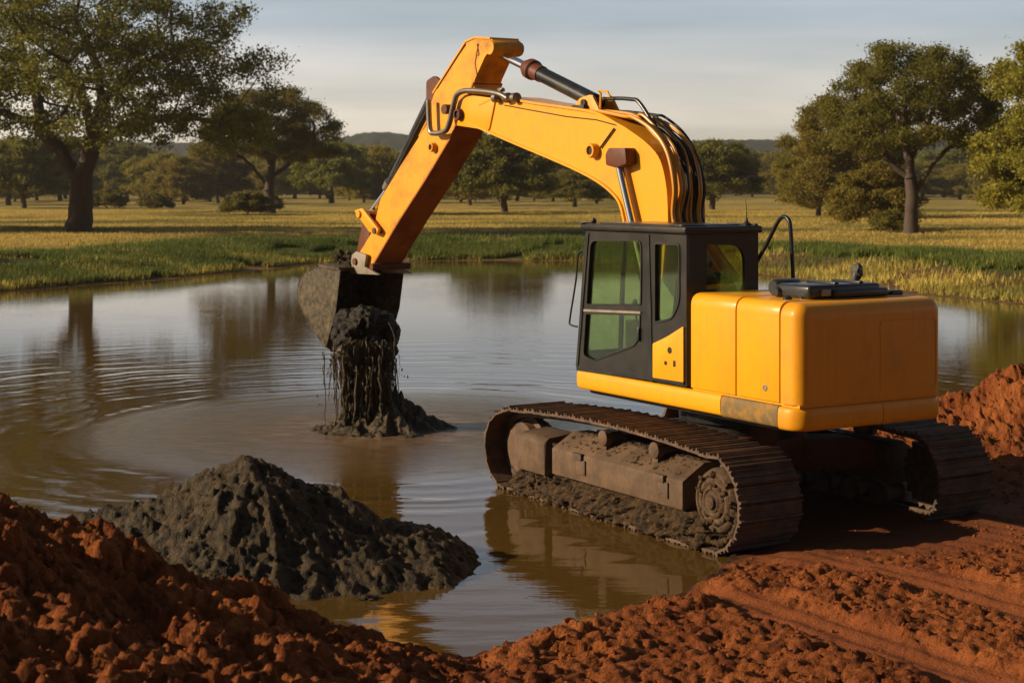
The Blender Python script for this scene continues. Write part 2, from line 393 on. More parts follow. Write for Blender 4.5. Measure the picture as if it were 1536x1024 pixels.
# ------------------------------------------------------------------ terrain
WATERLINE = [(-90, 12.6), (-30, 12.2), (-12, 12.9), (-6, 13.3), (-3.6, 13.4), (-2.2, 13.1), (-1.2, 12.75), (-.36, 12.7), (.5, 13.4), (1.07, 14.0), (1.7, 14.95), (2.15, 15.9),
             (2.5, 16.9), (2.0, 19.2), (1.6, 21.0), (2.6, 22.6), (4.5, 23.6), (5.6, 24.9), (8, 26.0), (14, 26.5), (24, 24), (40, 19), (60, 12), (80, 12), (60, 27), (40, 36),
             (24, 44), (16.3, 51), (13.6, 57), (11, 66), (8, 76), (3.1, 81.5), (-2.3, 82), (-9.5, 79), (-11.2, 73), (-14, 65.5), (-18.2, 57.5), (-27, 49), (-45, 40), (-90, 32)]
def sdf(X, Y, poly):                                 # distance to the waterline, positive on land
    d = np.full(X.shape, 1e9); ins = np.zeros(X.shape, bool); n = len(poly)
    for i in range(n):
        x0, y0 = poly[i]; x1, y1 = poly[(i+1) % n]; ex = x1-x0; ey = y1-y0
        t = np.clip(((X-x0)*ex+(Y-y0)*ey)/(ex*ex+ey*ey), 0, 1)
        d = np.minimum(d, (X-x0-t*ex)**2+(Y-y0-t*ey)**2)
        c = ((y0 > Y) != (y1 > Y)); ins ^= c & (X < (x1-x0)*(Y-y0)/(y1-y0+1e-12)+x0)
    d = np.sqrt(d); return np.where(ins, -d, d)
def polyd(X, Y, pts):
    d = np.full(X.shape, 1e9)
    for (x0, y0), (x1, y1) in zip(pts, pts[1:]):
        ex = x1-x0; ey = y1-y0; t = np.clip(((X-x0)*ex+(Y-y0)*ey)/(ex*ex+ey*ey), 0, 1)
        d = np.minimum(d, (X-x0-t*ex)**2+(Y-y0-t*ey)**2)
    return np.sqrt(d)
LEFT = ([-30, -14, -9, -7, -5.5, -4.6, -4.0, -3.3, -2.9, -2.5, -2.2, -1.9, -1.55, -1.2, -.9, -.35, .3], [.6, .7, .9, 1.1, 1.3, 1.38, 1.33, 1.05, .78, .58, .60, .62, .40, .26, .17, .0, 0])
RIGHT = ([4.8, 5.3, 5.65, 6.2, 6.6, 6.8, 7.1, 7.5, 8.3, 10, 14, 20], [.04, .20, .32, .40, .46, .54, .68, .80, 1.0, 1.2, .8, 0])
PATHS = [[(1.7, 14.2), (2.15, 13.7), (2.7, 12.8), (3.2, 11.9), (4.2, 10)], [(2.7, 16.4), (3.2, 15.5), (3.9, 14.4), (4.6, 13.2), (5.8, 11.5)], [(3, 17), (5, 17.5), (8, 17), (12, 16)]]
def terrain(X, Y):
    w = sdf(X+.25*(fbm(X*1.5, Y*1.5, 3, 3)-.5), Y+.35*(fbm(X*1.5+9, Y*1.5, 3, 4)-.5), WATERLINE)
    near = (1-sstep(27, 31, Y-.0*X))
    # far side
    zf = np.where(w > 0, 1.05*sstep(0, 7, w)*.8+.21*sstep(5, 30, w)+.18*sstep(0, .7, w)*0, np.maximum(-1.6, w*.25))
    zf = zf+np.where(w > 0, sstep(1, 8, w)*(.22*(fbm(X*.12, Y*.12, 3, 8)-.5)+.10*(fbm(X*.8, Y*.8, 2, 9)-.5)), 0)
    # near side
    land = np.where(w > 0, .06+.12*sstep(0, .7, w), np.maximum(-1.2, -.02+w*.22))
    ridge = .13*np.exp(-((w-.45)/.42)**2)*sstep(-.2, .4, X)*(1-sstep(1.9, 2.6, X))+.10*sstep(.3, 1.4, w)*(1-sstep(14.6, 15.8, Y))
    lh = np.interp(X, *LEFT); mixn = sstep(9.6, 12.2, Y); lh = lh*mixn+np.interp(X, [-30, -8, -4.5, -3.6, -2.5, -1.4, -.6, .3, .8], [1.2, 1.4, 1.30, 1.12, .86, .55, .26, .04, 0])*(1-mixn)
    prof = (1-sstep(12.15, 13.5, Y+.35*(fbm(X*1.1, Y*.9, 3, 21)-.5)))
    lh = lh*prof
    rh = np.interp(X, *RIGHT)*np.exp(-((Y-23.4)/1.25)**2)*sstep(20.4, 22.6, Y+.5*(fbm(X*.9, Y*.9, 3, 33)-.5))
    flat = np.zeros_like(X)
    for p, wd in zip(PATHS, (.34, .36, 1.4)):
        flat = np.maximum(flat, 1-sstep(wd*.55, wd*1.35, polyd(X, Y, p)+.25*(fbm(X*2.2, Y*2.2, 3, 41)-.5)))
    under = np.exp(-(((X-3.2)/2.6)**2+((Y-19)/3.2)**2)**2); flat = np.maximum(flat, under)
    mask = np.where(w > -.3, 1, 0)*near
    big = fbm(X*1.1, Y*1.1, 3, 51)-.5
    cl = chunks(X*2.6+.9*fbm(X*3, Y*3, 3, 1), Y*2.9+.9*fbm(X*3, Y*3, 3, 6), 61)
    c2 = chunks(X*7+1.0*fbm(X*6, Y*6, 3, 2), Y*7.5+.9*fbm(X*7, Y*7, 3, 7), 63)
    c3 = billow(X*11, Y*11, 4, 65)-.5
    hill = np.clip((lh+rh)*1.5, 0, 1)
    amp = (.55+.50*hill)*(1-.90*flat)*sstep(-.3, .25, w+.2*big)
    rough = amp*(big*(.20+.30*hill)+cl*.085+c2*.075+c3*.14)+flat*.03*(fbm(X*4, Y*4, 3, 71)-.5)
    rut = flat*.03*np.sin((X*.85+Y*.53)*22)*(1-under)*.5
    zn = land*(1-.6*under)+(ridge*(1-.8*flat)+lh+rh)*1.0+np.where(w > -.4, rough+rut, 0)
    zn = np.where(w > .3, np.maximum(zn, .015), zn)
    z = zn*near+zf*(1-near)
    soil = near*1.0
    green = np.clip((1-sstep(6.5, 11, w+2.5*(fbm(X*.25, Y*.25, 3, 81)-.5)))*(1-near), 0, 1)
    shore = (1-sstep(.8+3.0*sstep(6, 12, X), 2.0+3.6*sstep(6, 12, X), w+1.4*(fbm(X*.5, Y*.5, 3, 83)-.5)))*(1-near)
    wet = np.clip(1-sstep(-.05, .28, w+.25*(fbm(X*3, Y*3, 3, 85)-.5)), 0, 1)*near
    wet = np.maximum(wet, under*.55)
    return z, soil, green, shore, wet, flat*near
def axis(parts):
    out = []
    for a, b, s in parts: out += list(np.arange(a, b, s))
    return np.array(out)
def geo(a, b, s, g):
    o = []; x = a
    while x < b: o.append(x); x += s; s *= g
    return o
def grid_mesh(name, xs, ys, zf, attrs=(), mat=None):
    X, Y = np.meshgrid(xs, ys); res = zf(X, Y); z = res[0] if isinstance(res, tuple) else res
    ny, nx = X.shape; co = np.stack([X, Y, z], -1).reshape(-1, 3).astype(np.float32)
    i = np.arange(ny*nx).reshape(ny, nx)
    q = np.stack([i[:-1, :-1], i[:-1, 1:], i[1:, 1:], i[1:, :-1]], -1).reshape(-1, 4)
    me = fast_mesh(name, co, q)
    for k, an in enumerate(attrs):
        a = me.attributes.new(an, 'FLOAT', 'POINT'); a.data.foreach_set('value', res[k+1].reshape(-1).astype(np.float32))
    return link(name, me, mat, None, True)
def fast_mesh(name, co, q):
    me = bpy.data.meshes.new(name); n = len(co); m = len(q); k = q.shape[1]
    me.vertices.add(n); me.vertices.foreach_set('co', co.astype(np.float32).ravel())
    me.loops.add(m*k); me.loops.foreach_set('vertex_index', q.astype(np.int32).ravel())
    me.polygons.add(m); me.polygons.foreach_set('loop_start', np.arange(0, m*k, k, dtype=np.int32))
    try: me.polygons.foreach_set('loop_total', np.full(m, k, np.int32))
    except Exception: pass
    me.update(calc_edges=True); me.validate(); return me
left = sorted([-x for x in geo(6.2, 3500, .06, 1.05)])
xs = np.array(left+list(np.arange(-6.1, 9.2, .026))+geo(9.25, 3500, .06, 1.05))
ys = np.array([-60, -30, -12, -4, 0, 3, 5, 6.5, 7.3]+list(np.arange(7.8, 16.5, .025))+list(np.arange(16.5, 18.0, .04))+list(np.arange(18.0, 27, .06))+list(np.arange(27, 110, .35))+geo(110, 4500, .6, 1.05))
g = grid_mesh('ground', xs, ys, terrain, ('soil', 'green', 'shore', 'wet', 'smooth'), 'ground_mat'); tag(g, kind='structure')

w = MB().add([(-120, 4, 0), (120, 4, 0), (120, 95, 0), (-120, 95, 0)], [(0, 1, 2, 3)])
tag(w.build('pond_water', 'pond_water', None, smooth=False), kind='structure')

def hills():
    th = np.radians(np.linspace(-32, 32, 420)); rr = np.array(geo(520, 2600, 7, 1.02))
    T, D = np.meshgrid(th, rr); px = 768+FOC*np.tan(T)
    top = np.interp(px, [-700, -200, 200, 480, 530, 560, 610, 640, 700, 800, 950, 1040, 1100, 1170, 1300, 1536, 1900, 2300], [215, 208, 212, 214, 206, 200, 201, 208, 207, 210, 212, 208, 210, 214, 212, 205, 210, 216])
    Hh = (HZ-top)/FOC*1500
    z = 1+Hh*np.exp(-((D-1550)/420)**2)*1.0*(.9+.2*fbm(T*18, D*.002, 3, 5))
    z2 = 20*np.exp(-((D-820)/140)**2)*fbm(T*26+4, D*.004, 3, 12)
    z = z+z2+5.5*billow(T*260, D*.09, 2, 15)*sstep(540, 640, D)
    z = np.where(D < 530, -1, z)
    X = D*np.tan(T)*1.0; co = np.stack([X, D, z], -1).reshape(-1, 3)
    i = np.arange(co.shape[0]).reshape(T.shape); q = np.stack([i[:-1, :-1], i[:-1, 1:], i[1:, 1:], i[1:, :-1]], -1).reshape(-1, 4)
    tag(link('hills', fast_mesh('hills', co, q), 'forest_canopy', None, True), kind='structure')
hills()

# ------------------------------------------------------------------ trees
def grow(seed, rx, ry, z0, z1, n_att, limbs, step=.45, kill=.9, infl=3.2, shell=.45, lobes=.25, flat_under=.3, hollow=0):
    rg = np.random.default_rng(seed); A = []
    ph = rg.uniform(0, 6.28, 8)
    while len(A) < n_att:
        d = rg.normal(size=3); d /= (np.abs(d)**2.7).sum()**(1/2.7); r = shell+(1-shell)*rg.random()**.7
        if d[2] < -flat_under: continue
        az = math.atan2(d[1], d[0]); k = 1+lobes*(math.sin(3*az+ph[0])*.5+math.sin(5*az+ph[1]+2*d[2])*.3+math.sin(7*az+ph[2]+4*d[2])*.3)
        zc = z0+(z1-z0)*.30
        if hollow and d[2] < .25 and math.hypot(d[0], d[1])*r < hollow: continue
        A.append((d[0]*r*rx*k, d[1]*r*ry*k, zc+d[2]*r*((z1-zc) if d[2] > 0 else (zc-z0)*1.5)))
    A = np.array(A)
    P = [np.array(limbs[0][0][:3], float)]; par = [-1]
    idx = {}
    for li, limb in enumerate(limbs):                # each limb: a list of points; the first point must lie on something already there
        q = np.array(limb[0][:3], float); j = int(np.argmin([np.linalg.norm(p-q) for p in P]))
        for nxt in limb[1:]:
            nx = np.array(nxt[:3], float)
            while np.linalg.norm(nx-P[j]) > step*1.2:
                d = nx-P[j]; d /= np.linalg.norm(d); d = d+rg.normal(0, .10, 3); P.append(P[j]+d*step); par.append(j); j = len(P)-1
            P.append(nx); par.append(j); j = len(P)-1
    alive = np.ones(len(A), bool); near = np.full(len(A), 1e9); who = np.zeros(len(A), int)
    def upd(i0):
        Q = np.array(P[i0:]); D = np.linalg.norm(A[:, None]-Q[None], axis=2); m = D.min(1); w_ = D.argmin(1)
        b = m < near; near[b] = m[b]; who[b] = w_[b]+i0
    upd(0)
    for it in range(140):
        alive &= near > kill
        s = alive & (near < infl) if it > 3 else alive
        if not s.any():
            if not alive.any(): break
            s = alive & (near < near[alive].min()+.8)
        i0 = len(P)
        for j in np.unique(who[s]):
            d = (A[s & (who == j)]-P[j]); d /= np.linalg.norm(d, axis=1)[:, None]; d = d.sum(0)+rg.normal(0, .12, 3)
            n_ = np.linalg.norm(d)
            if n_ < 1e-3: continue
            P.append(P[j]+d/n_*step); par.append(int(j))
        if len(P) == i0: break
        upd(i0)
        if len(P) > 6000: break
    return np.array(P), par
def tree_meshes(name, P, par, r_trunk, leaf_n, leaf_size, spread, seed, leafmat, twig_leaf=.12, flare=1.5):
    rg = np.random.default_rng(seed+99); n = len(P); kids = [[] for _ in range(n)]
    for i, p in enumerate(par):
        if p >= 0: kids[p].append(i)
    rad = np.zeros(n)
    nt_ = sum(1 for i in range(n) if not kids[i]); ex_ = math.log(max(3, nt_))/math.log(r_trunk/.022); hgt_ = np.zeros(n, int)
    for i in range(n-1, -1, -1):
        rad[i] = 1 if not kids[i] else sum(rad[k] for k in kids[i])
        hgt_[i] = 0 if not kids[i] else 1+max(hgt_[k] for k in kids[i])
    rad = .022*rad**(1/ex_)
    mb = MB()
    for i in range(n):
        starts = [k for k in kids[i]]
        if par[i] >= 0 and len(kids[par[i]]) == 1 and i != 0: continue
        # chain starting at the edge par[i] -> i
        if i == 0: continue
        ch = [par[i], i]; j = i
        while len(kids[j]) == 1: j = kids[j][0]; ch.append(j)
        pts = [P[c] for c in ch]; rs = [rad[c] for c in ch]; rs[0] = min(rs[0], rs[1]*1.25)
        mb.tube(pts, rs, 9 if rs[1] > .2 else (6 if rs[1] > .06 else 3), False)
    main = [0]; j = 0
    while len(kids[j]) == 1 and P[j][2] < 60: j = kids[j][0]; main.append(j)
    if len(main) > 1:
        pts = [P[c].copy() for c in main]; rs = [rad[c] for c in main]
        rs = [r*(1+(flare-1)*math.exp(-3*(p[2]-pts[0][2])/max(.8, r_trunk*2))) for r, p in zip(rs, pts)]
        pts[0][2] -= .3; mb.tube(pts, rs, 12, False)
    me = bpy.data.meshes.new(name+'_trunk'); me.from_pydata(mb.v, [], mb.f); me.update()
    me.polygons.foreach_set('use_smooth', [True]*len(me.polygons)); me.materials.append(MATS['bark'])
    tips = np.array([i for i in range(n) if hgt_[i] <= 3])
    per = max(1, leaf_n//len(tips)); C = np.repeat(P[tips], per, 0)
    C = C+rg.normal(0, 1, C.shape)*np.array([spread, spread, spread*.55])
    m = len(C); nr = rg.normal(size=(m, 3)); nr[:, 2] = np.abs(nr[:, 2])*.8+.08; nr /= np.linalg.norm(nr, axis=1)[:, None]
    u = np.cross(nr, rg.normal(size=(m, 3))); u /= np.linalg.norm(u, axis=1)[:, None]; v = np.cross(nr, u)
    s = leaf_size*rg.uniform(.55, 1.35, (m, 1)); el = rg.uniform(.35, .7, (m, 1))
    co = np.stack([C-u*s, C+v*s*el*.8-u*s*.1, C+u*s, C-v*s*el-u*s*.1], 1).reshape(-1, 3)
    lm = fast_mesh(name+'_crown', co, np.arange(m*4).reshape(m, 4)); lm.materials.append(MATS[leafmat])
    return me, lm
PROTO = {}
def proto(key, grow_args, mesh_args): 
    P, par = grow(**grow_args); PROTO[key] = tree_meshes(key, P, par, **mesh_args)
proto('spreading', dict(seed=3, rx=9.6, ry=7.5, z0=3.6, z1=15.0, n_att=1700, shell=.30, hollow=.62, kill=.62, flat_under=.5,
      limbs=[[(0, 0, 0), (.15, 0, 1.6), (.1, 0, 3.0)], [(.1, 0, 3.0), (-1.1, .3, 4.6), (-2.4, .2, 6.0), (-4.6, -.2, 6.6)], [(.1, 0, 3.0), (.9, -.2, 5.0), (1.3, 0, 7.2), (.9, .3, 9.2), (-.2, .2, 11.5)],
             [(1.0, -.2, 4.8), (2.6, .4, 6.0), (5.0, .6, 6.4), (7.4, .3, 6.0)], [(1.3, 0, 7.2), (3.4, -.6, 9.0), (5.8, -.5, 10.2)], [(-2.0, .2, 5.6), (-2.8, 1.2, 8.0), (-3.6, 1.4, 10.6)], [(.9, 0, 5.0), (.8, -2.5, 7.4), (.5, -4.5, 9.0)]]),
      dict(r_trunk=.66, leaf_n=105000, leaf_size=.10, spread=.38, seed=3, leafmat='leaf_deep', flare=1.35))
proto('vase', dict(seed=11, rx=5.4, ry=4.8, z0=3.2, z1=10.4, n_att=820, shell=.30, hollow=.6, kill=.62, step=.36, infl=2.4,
      limbs=[[(0, 0, 0), (0, 0, 1.3), (.05, 0, 2.2)], [(.05, 0, 2.2), (-.2, .1, 4.2), (-.1, .2, 6.4), (.3, 0, 8.4)], [(.05, 0, 1.9), (1.0, -.2, 3.4), (2.2, -.2, 4.7), (3.6, .1, 5.2)], [(-.1, 0, 2.9), (-1.3, .3, 4.0), (-2.6, .2, 5.6), (-3.4, .3, 7.0)],
             [(-.1, 0, 4.0), (1.2, .6, 6.0), (2.0, .8, 7.8)], [(-.1, .1, 5), (-.8, -1.6, 6.6), (-1, -2.6, 7.6)]]),
      dict(r_trunk=.40, leaf_n=82000, leaf_size=.085, spread=.32, seed=5, leafmat='leaf_deep', flare=1.4))
proto('dense', dict(seed=21, rx=3.9, ry=3.9, z0=1.2, z1=9.4, n_att=560, shell=.25, kill=.6, step=.36, infl=2.4, lobes=.3, flat_under=.75,
      limbs=[[(0, 0, 0), (0, 0, 1.2), (.1, 0, 2.2)], [(.1, 0, 2.2), (-.8, .3, 4.2), (-1, .3, 6.5)], [(.1, 0, 2.2), (.9, -.2, 4.2), (1.0, -.3, 7.0)]]),
      dict(r_trunk=.26, leaf_n=80000, leaf_size=.11, spread=.36, seed=6, leafmat='leaf_olive', flare=1.3))
proto('round', dict(seed=31, rx=4.6, ry=4.4, z0=1.2, z1=8.0, n_att=480, shell=.3, kill=.65, step=.4, infl=2.6, lobes=.3, flat_under=.5,
      limbs=[[(0, 0, 0), (-.1, 0, 1.1), (.1, 0, 1.9)], [(.1, 0, 1.9), (-1.4, .3, 3.4), (-2.2, .3, 4.6)], [(.1, 0, 1.9), (.6, -.2, 3.4), (1.4, -.3, 5.4)]]),
      dict(r_trunk=.30, leaf_n=38000, leaf_size=.16, spread=.38, seed=7, leafmat='leaf_deep', flare=1.3))
proto('olive_round', dict(seed=41, rx=4.6, ry=4.4, z0=.5, z1=7.6, n_att=420, shell=.3, kill=.7, step=.4, infl=2.6, lobes=.35, flat_under=.6,
      limbs=[[(0, 0, 0), (.1, 0, 1.0), (0, 0, 1.6)], [(0, 0, 1.6), (-1.2, .3, 3.0), (-2.0, .3, 4.4)], [(0, 0, 1.6), (1.0, -.2, 3.2), (1.8, -.3, 4.8)]]),
      dict(r_trunk=.24, leaf_n=36000, leaf_size=.16, spread=.42, seed=8, leafmat='leaf_olive', flare=1.3))
proto('bush', dict(seed=51, rx=2.4, ry=2.2, z0=.1, z1=2.4, n_att=200, shell=.3, kill=.45, step=.3, infl=2, lobes=.35, flat_under=.4,
      limbs=[[(0, 0, -.1), (0, 0, .2)], [(0, 0, .2), (-.8, .2, .9)], [(0, 0, .2), (.8, -.2, .8)]]),
      dict(r_trunk=.08, leaf_n=16000, leaf_size=.14, spread=.26, seed=9, leafmat='leaf_deep', flare=1.1, twig_leaf=.3))
def gz(x, y):
    return float(terrain(np.array([[x]]), np.array([[y]]))[0][0, 0])
def tree(key, px, D, s, rz, label, group, kind='tree', name='tree', sz=None, crown='crown'):
    x = (px-768)/FOC*D
    o = empty(name, (x, D, gz(x, D)), R(rz)); o.scale = (s, s, sz or s)
    tm, lm = PROTO[key]
    a = bpy.data.objects.new('trunk' if kind == 'tree' else 'stem', tm); b = bpy.data.objects.new('crown' if kind == 'tree' else 'foliage', lm)
    for q in (a, b): COL.objects.link(q); q.parent = o
    tag(o, label, kind, group); return o
GF = 'spreading shade trees on the meadow'; GB = 'trees at the back of the meadow'
tree('spreading', 118, 98, 1.12, 0, 'huge dark shade tree with a thick trunk and long horizontal limbs, leftmost and largest', GF, name='shade_tree')
tree('vase', 405, 158, 1.28, 200, 'dark broad tree with forked trunk just right of the huge left tree', GF, name='shade_tree', sz=1.20)
tree('vase', 1367, 96, 1.0, 0, 'tall spreading tree with an open crown and forked dark trunk, right of the cab', GF, name='shade_tree', sz=1.10)
tree('dense', 1262, 140, 1.15, 40, 'leafy golden green tree with foliage down to the grass, left of the open crowned tree', GF, name='shade_tree')
tree('dense', 1228, 150, .90, 140, 'lower golden green tree standing half behind the leafy one near the mirror bar', GF, name='shade_tree')
tree('olive_round', 1315, 102, .58, 40, 'small thin crowned tree tucked beside the trunk of the open crowned tree', GF, name='small_tree')
tree('dense', 1606, 88, 1.18, 90, 'golden green tree cut off by the right edge of the view', GF, name='shade_tree')
tree('round', 757, 172, 1.12, 30, 'round olive tree with a dark trunk framed under the boom', GB)
tree('olive_round', 705, 235, 1.25, 100, 'pale bushy tree just left of the round tree under the boom', GB)
tree('olive_round', 275, 250, 1.0, 10, 'small round tree with a thin trunk between the two big left trees', GB)
tree('round', 326, 262, 1.1, 80, 'dull green tree behind the left side of the forked trunk tree', GB)
tree('round', 36, 205, 1.1, 60, 'dim tree under the left limb of the huge tree', GB)
tree('round', 12, 240, 1.3, 160, 'dim tree at the left edge of the view, far behind the huge tree', GB)
tree('round', 497, 262, 1.45, 130, 'dark tree at the right flank of the forked trunk tree', GB, sz=1.3)
tree('round', 862, 215, .95, 130, 'squat bushy tree right of the round tree, above the cab roof lamp', GB, sz=.65)
tree('olive_round', 895, 260, 1.0, 20, 'low green tree showing in the curve of the boom', GB, sz=.7)
tree('round', 1068, 190, 1.15, 220, 'dark tree rising just right of the boom knee', GB, sz=1.05)
tree('olive_round', 568, 280, 1.3, 70, 'olive tree seen just left of the stick, under the hill', GB)
tree('olive_round', 1128, 420, 1.6, 0, 'far pale tree between the boom and the right trees', GB)
tree('round', 190, 330, 1.5, 10, 'far dark tree behind the trunk of the huge tree', GB)
tree('round', 90, 300, 1.4, 110, 'far tree left of the huge trunk', GB)
rg = random.Random(5)
POS = ['left edge', 'huge tree', 'first gap', 'forked tree', 'bucket', 'stick', 'boom', 'boom knee', 'cab', 'mirror bar', 'leafy trees', 'open crowned tree', 'right edge']
k = 0
for px in list(range(-60, 1640, 24)):
    D = rg.uniform(270, 480); key = rg.choice(['round', 'olive_round', 'dense', 'olive_round'])
    s = rg.uniform(1.2, 2.0)*D/400*(.75 if key == 'dense' else 1)
    if 1075 < px < 1165: s *= .8; D = 520
    zone = POS[max(0, min(12, int((px+60)/131)))]
    k += 1
    tree(key, px+rg.uniform(-14, 14), D, s, rg.uniform(0, 360), 'distant tree in the wood line behind the %s' % zone, 'distant trees of the wood line', sz=s*rg.uniform(.75, 1.0))
for px, D, s, lab in [(372, 150, .9, 'low dark bush at the foot of the forked trunk tree'), (1340, 98, .55, 'low bush at the foot of the open crowned tree'), (398, 175, .8, 'low bush just behind the forked trunk'),
                      (232, 190, .8, 'dark bush in the meadow right of the huge trunk'), (160, 200, 1.0, 'bush behind the huge trunk')]:
    tree('bush', px, D, s, px, lab, 'bushes on the meadow', 'bush', 'bush')
# more shade trees stand to the left of the view and throw the long shadows across the bank
for x, y, s, key in [(-46, 66, .75, 'vase'), (-52, 100, 1.0, 'spreading'), (28, 70, .5, 'bush')]:
    if key == 'bush': continue
    tree(key, 768+x/y*FOC, y, s, x*7, 'shade tree outside the left of the view, %d metres away' % y, GF, name='shade_tree')

# ------------------------------------------------------------------ grass
def grass(name, n, region, hgt, wid, mat, seed, label, tilt=.25):
    rg = np.random.default_rng(seed); X, Y = region(rg, n); T = terrain(X[None], Y[None]); z = T[0][0]; keep = z > .02
    X = X[keep]; Y = Y[keep]; z = z[keep]; m = len(X)
    h = hgt*rg.uniform(.5, 1.3, m)*(.6+.8*fbm(X*.4, Y*.4, 2, seed)); a = rg.uniform(0, 6.28, m); w_ = wid*rg.uniform(.6, 1.4, m)
    dx = np.cos(a)*w_; dy = np.sin(a)*w_; lx = rg.normal(tilt*.3, tilt, m)*h; ly = rg.normal(0, tilt, m)*h
    co = np.stack([np.stack([X-dx, Y-dy, z-.03], 1), np.stack([X+dx, Y+dy, z-.03], 1), np.stack([X+lx, Y+ly, z+h], 1)], 1).reshape(-1, 3)
    tag(link(name, fast_mesh(name, co, np.arange(m*3).reshape(m, 3)), mat), label, 'grass', kind='stuff')
def bank_region(lo, hi, x0, x1):
    def f(rg, n):
        X = np.empty(0); Y = np.empty(0)
        while len(X) < n:
            D = rg.uniform(38, 105, n*3); x = rg.uniform(x0, x1, n*3)*D; w_ = sdf(x, D, WATERLINE)
            k = (w_ > lo+rg.normal(0, .25, len(x))) & (w_ < hi+rg.normal(0, 1.5, len(x))+7*(fbm(x*.18, D*.18, 3, 81)-.5)) & (fbm(x*.5, D*.5, 3, 44) > .36) & (w_ > lo+(4.2 if hi > 3 else 0)*sstep(6, 12, x)+3*sstep(6, 12, x)*(fbm(x*.6, D*.6, 3, 46)-.5)); X = np.append(X, x[k]); Y = np.append(Y, D[k])
        return X[:n], Y[:n]
    return f
def field_region(d0, d1):
    def f(rg, n):
        D = np.sqrt(rg.uniform(d0**2, d1**2, n*2)); x = rg.uniform(-.36, .36, n*2)*D; w_ = sdf(x, D, WATERLINE); k = w_ > 6
        return x[k][:n], D[k][:n]
    return f
grass('bank_grass', 150000, bank_region(.9, 6.5, -.36, .36), .30, .026, 'grass_green', 3, 'tall green grass along the far bank of the pond')
grass('meadow_grass', 230000, field_region(56, 190), .13, .026, 'grass_gold', 4, 'dry golden grass covering the meadow')
grass('shore_reeds', 26000, bank_region(.2, 2.9, -.36, .36), .28, .03, 'grass_gold', 6, 'dry straw coloured stalks at the waterline')

# ------------------------------------------------------------------ excavator (local x forward, y towards its left side, z up)
UX = np.array([-.519, .855]); LX = np.array([-.855, -.519]); OX = np.array([2.586, 19.12]); YAW = math.tan(R(5))
ex = empty('excavator', (OX[0], OX[1], 0), math.atan2(.855, -.519))
tag(ex, 'yellow crawler excavator with a black cab, standing at the edge of the muddy pond', 'excavator')
def L2(px, py, b):                                    # side view point (x, z) read off the photograph, for a part in the upright plane y = b
    d = np.array([(px-768)/FOC, 1.0]); t = (OX@LX+b)/(d@LX); P = t*d-OX
    return (float(P@UX), CAM_H-(py-HZ)/FOC*t)
def B2(px, py, off=0.0):                              # the same for the boom's plane, which is slewed a little to the left
    d = np.array([(px-768)/FOC, 1.0]); b = -.45+off
    t = (OX@LX+b-YAW*(OX@UX)-YAW)/(d@LX-YAW*(d@UX)); P = t*d-OX
    return (float(P@UX), CAM_H-(py-HZ)/FOC*t)
def bb(a, off=0.0): return -.45+YAW*(a-1)+off
def B3(px, py, off=0.0):
    a, z = B2(px, py, off); return (a, bb(a, off), z)
def slew(mb):                                         # push a mesh built round y = 0 into the boom's plane
    mb.v = [(a, b+bb(a), z) for a, b, z in mb.v]; return mb

